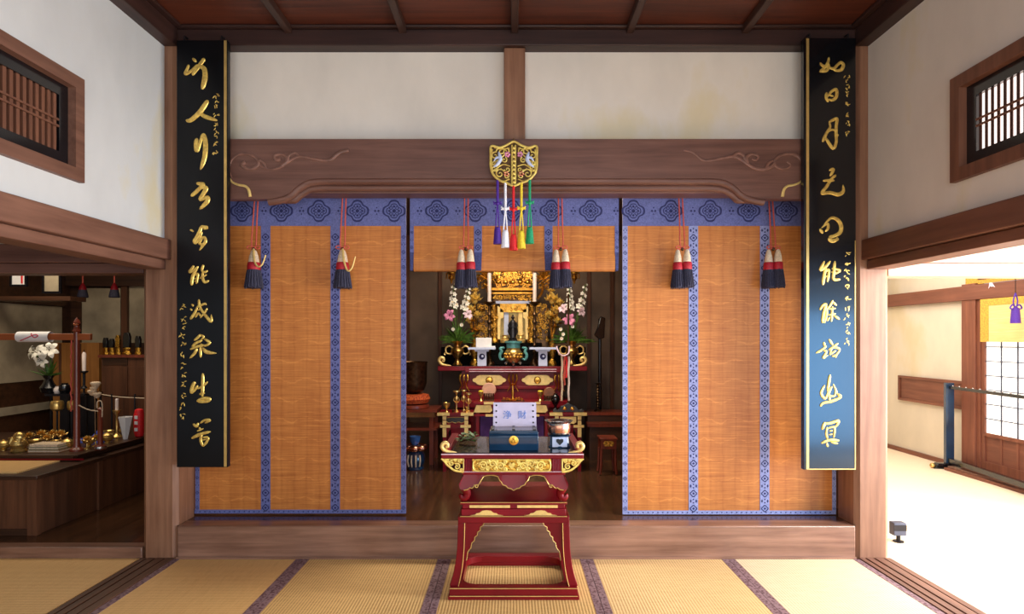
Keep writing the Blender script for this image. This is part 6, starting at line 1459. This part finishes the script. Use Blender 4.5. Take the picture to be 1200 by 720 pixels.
# black rack
p0 = Vector((X(1110.5, 2.8), 2.8, 0)); p1 = Vector((4.6+.0, .9, 0))
d = (p1-p0); d.z = 0; L = d.length; d.normalize(); nrm = Vector((-d.y, d.x, 0))
t = thing('garment_rack', 'black lacquered low rack with two rails standing in the sunlit side room', 'rack', p0)
def obox(mb, a, b, w, z0, z1):
    s2 = nrm*w/2; return mb.hexa([a-s2+Vector((0,0,z0)), b-s2+Vector((0,0,z0)), b+s2+Vector((0,0,z0)), a+s2+Vector((0,0,z0))], [a-s2+Vector((0,0,z1)), b-s2+Vector((0,0,z1)), b+s2+Vector((0,0,z1)), a+s2+Vector((0,0,z1))])
for q in (p0, p0+d*(L-.06)):
    obox(MB(), q, q+d*.05, .085, .06, .945).build('upright', 'rack_black' if 'rack_black' in M else 'blueblack', t, bevel=.004)
    f0 = q+d*.025; m = MB(); s2 = nrm*.17; w2 = d*.04
    m.hexa([f0-s2-w2, f0+s2-w2, f0+s2+w2, f0-s2+w2], [f0-s2*.75-w2+Vector((0,0,.06)), f0+s2*.75-w2+Vector((0,0,.06)), f0+s2*.75+w2+Vector((0,0,.06)), f0-s2*.75+w2+Vector((0,0,.06))]); fo = m.build('foot', 'black', t, bevel=.004)
    for sg in (-1, 1): MB().ball(f0+s2*sg*1.0+Vector((0,0,.03)), .028, 10, 6).build('brass_tip', 'brass', fo)
obox(MB(), p0+d*.05, p0+d*(L-.061), .03, .88, .912).build('top_rail', 'black', t, bevel=.003); obox(MB(), p0+d*.05, p0+d*(L-.061), .05, .07, .12).build('bottom_rail', 'black', t, bevel=.003)
for i in range(16): MB().ball(p0+d*(.1+(L-.2)*i/15)+Vector((0, 0, .914)), .009, 8, 5).build('stud', 'silver', t)
# small grey box
y = .33; x = X(1052, y); t = thing('grey_box', 'small grey box on a peg foot, on the sunlit mat by the post', 'box', (x, y, 0))
MB().box(x-.044, x+.044, y-.03, y+.03, .05, .14).build('housing', 'grey', t, bevel=.005); MB().box(x-.044, x+.044, y-.032, y-.0305, .085, .125).build('screen', 'iron', t)
MB().lathe((x+.005, y, 0), [(.035, 0), (.035, .008), (.014, .012), (.014, .05), (0, .05)], 14).build('peg_foot', 'iron', t)
# ================================================================ CAMERA AND LIGHT
cd = bpy.data.cameras.new('camera'); cam = bpy.data.objects.new('camera', cd); COL.objects.link(cam)
cam.location = (0, -D, EYE); cam.rotation_euler = (R(90), 0, 0); cd.sensor_width = 36; cd.lens = F/1200*36
cd.shift_y = (HY-360)/1200; cd.clip_start = .05; scene.camera = cam
def area(name, loc, rot, sx, sy, power, col=(1, 1, 1)):
    l = bpy.data.lights.new(name, 'AREA'); l.shape = 'RECTANGLE'; l.size = sx; l.size_y = sy; l.energy = power; l.color = col
    o = bpy.data.objects.new(name, l); COL.objects.link(o); o.location = loc; o.rotation_euler = tuple(R(a) for a in rot); return o
area('daylight_front_doors', (.4, YN-.3, 1.9), (90, 0, 0), 4.6, 2.6, 104, (.97, .98, 1))
area('daylight_side_doors', (4.9, -1.6, 1.0), (0, 90, 0), 1.8, 4.6, 330, (1, .98, .95))
area('side_room_fill_light', (3.6, 2.0, 2.5), (0, 0, 0), 2.0, 3.4, 95, (1, .97, .9))  # added fill below the ceiling to brighten the side room
area('altar_lamp', (.1, 1.1, 2.55), (-28, 0, 0), 1.2, .5, 46, (1, .9, .74))
area('altar_lamp', (.05, 1.5, 2.5), (35, 0, 0), 1.0, .3, 14, (1, .88, .7))
area('side_altar_fill_light', (-4.0, 1.2, 2.5), (0, 0, 0), 1.6, 1.2, 26, (1, .85, .66))  # added fill that lifts the dim side altar
area('garden_light', (4.15, -4.4, .9), (90, 0, 0), 1.5, 1.8, 105, (.2, .53, 1))
q = (Vector((1.5, -.5, 0))-Vector((3.7, -1.0, 1.85))).to_track_quat('-Z', 'Y').to_euler()
area('floor_fill_light', (3.7, -1.0, 1.85), tuple(math.degrees(a) for a in q), .6, 1.6, 115, (1, .97, .95))  # added area light in the aisle, brightens the nearby tatami
w = bpy.data.worlds.new('daylight'); scene.world = w; w.use_nodes = True
bg = w.node_tree.nodes['Background']; bg.inputs['Color'].default_value = (.86, .92, 1, 1); bg.inputs['Strength'].default_value = .6
scene.view_settings.view_transform = 'Standard'; scene.view_settings.look = 'None'; scene.view_settings.exposure = 0.0
scene.cycles.use_denoising = True; scene.cycles.max_bounces = 8; scene.cycles.sample_clamp_indirect = 6
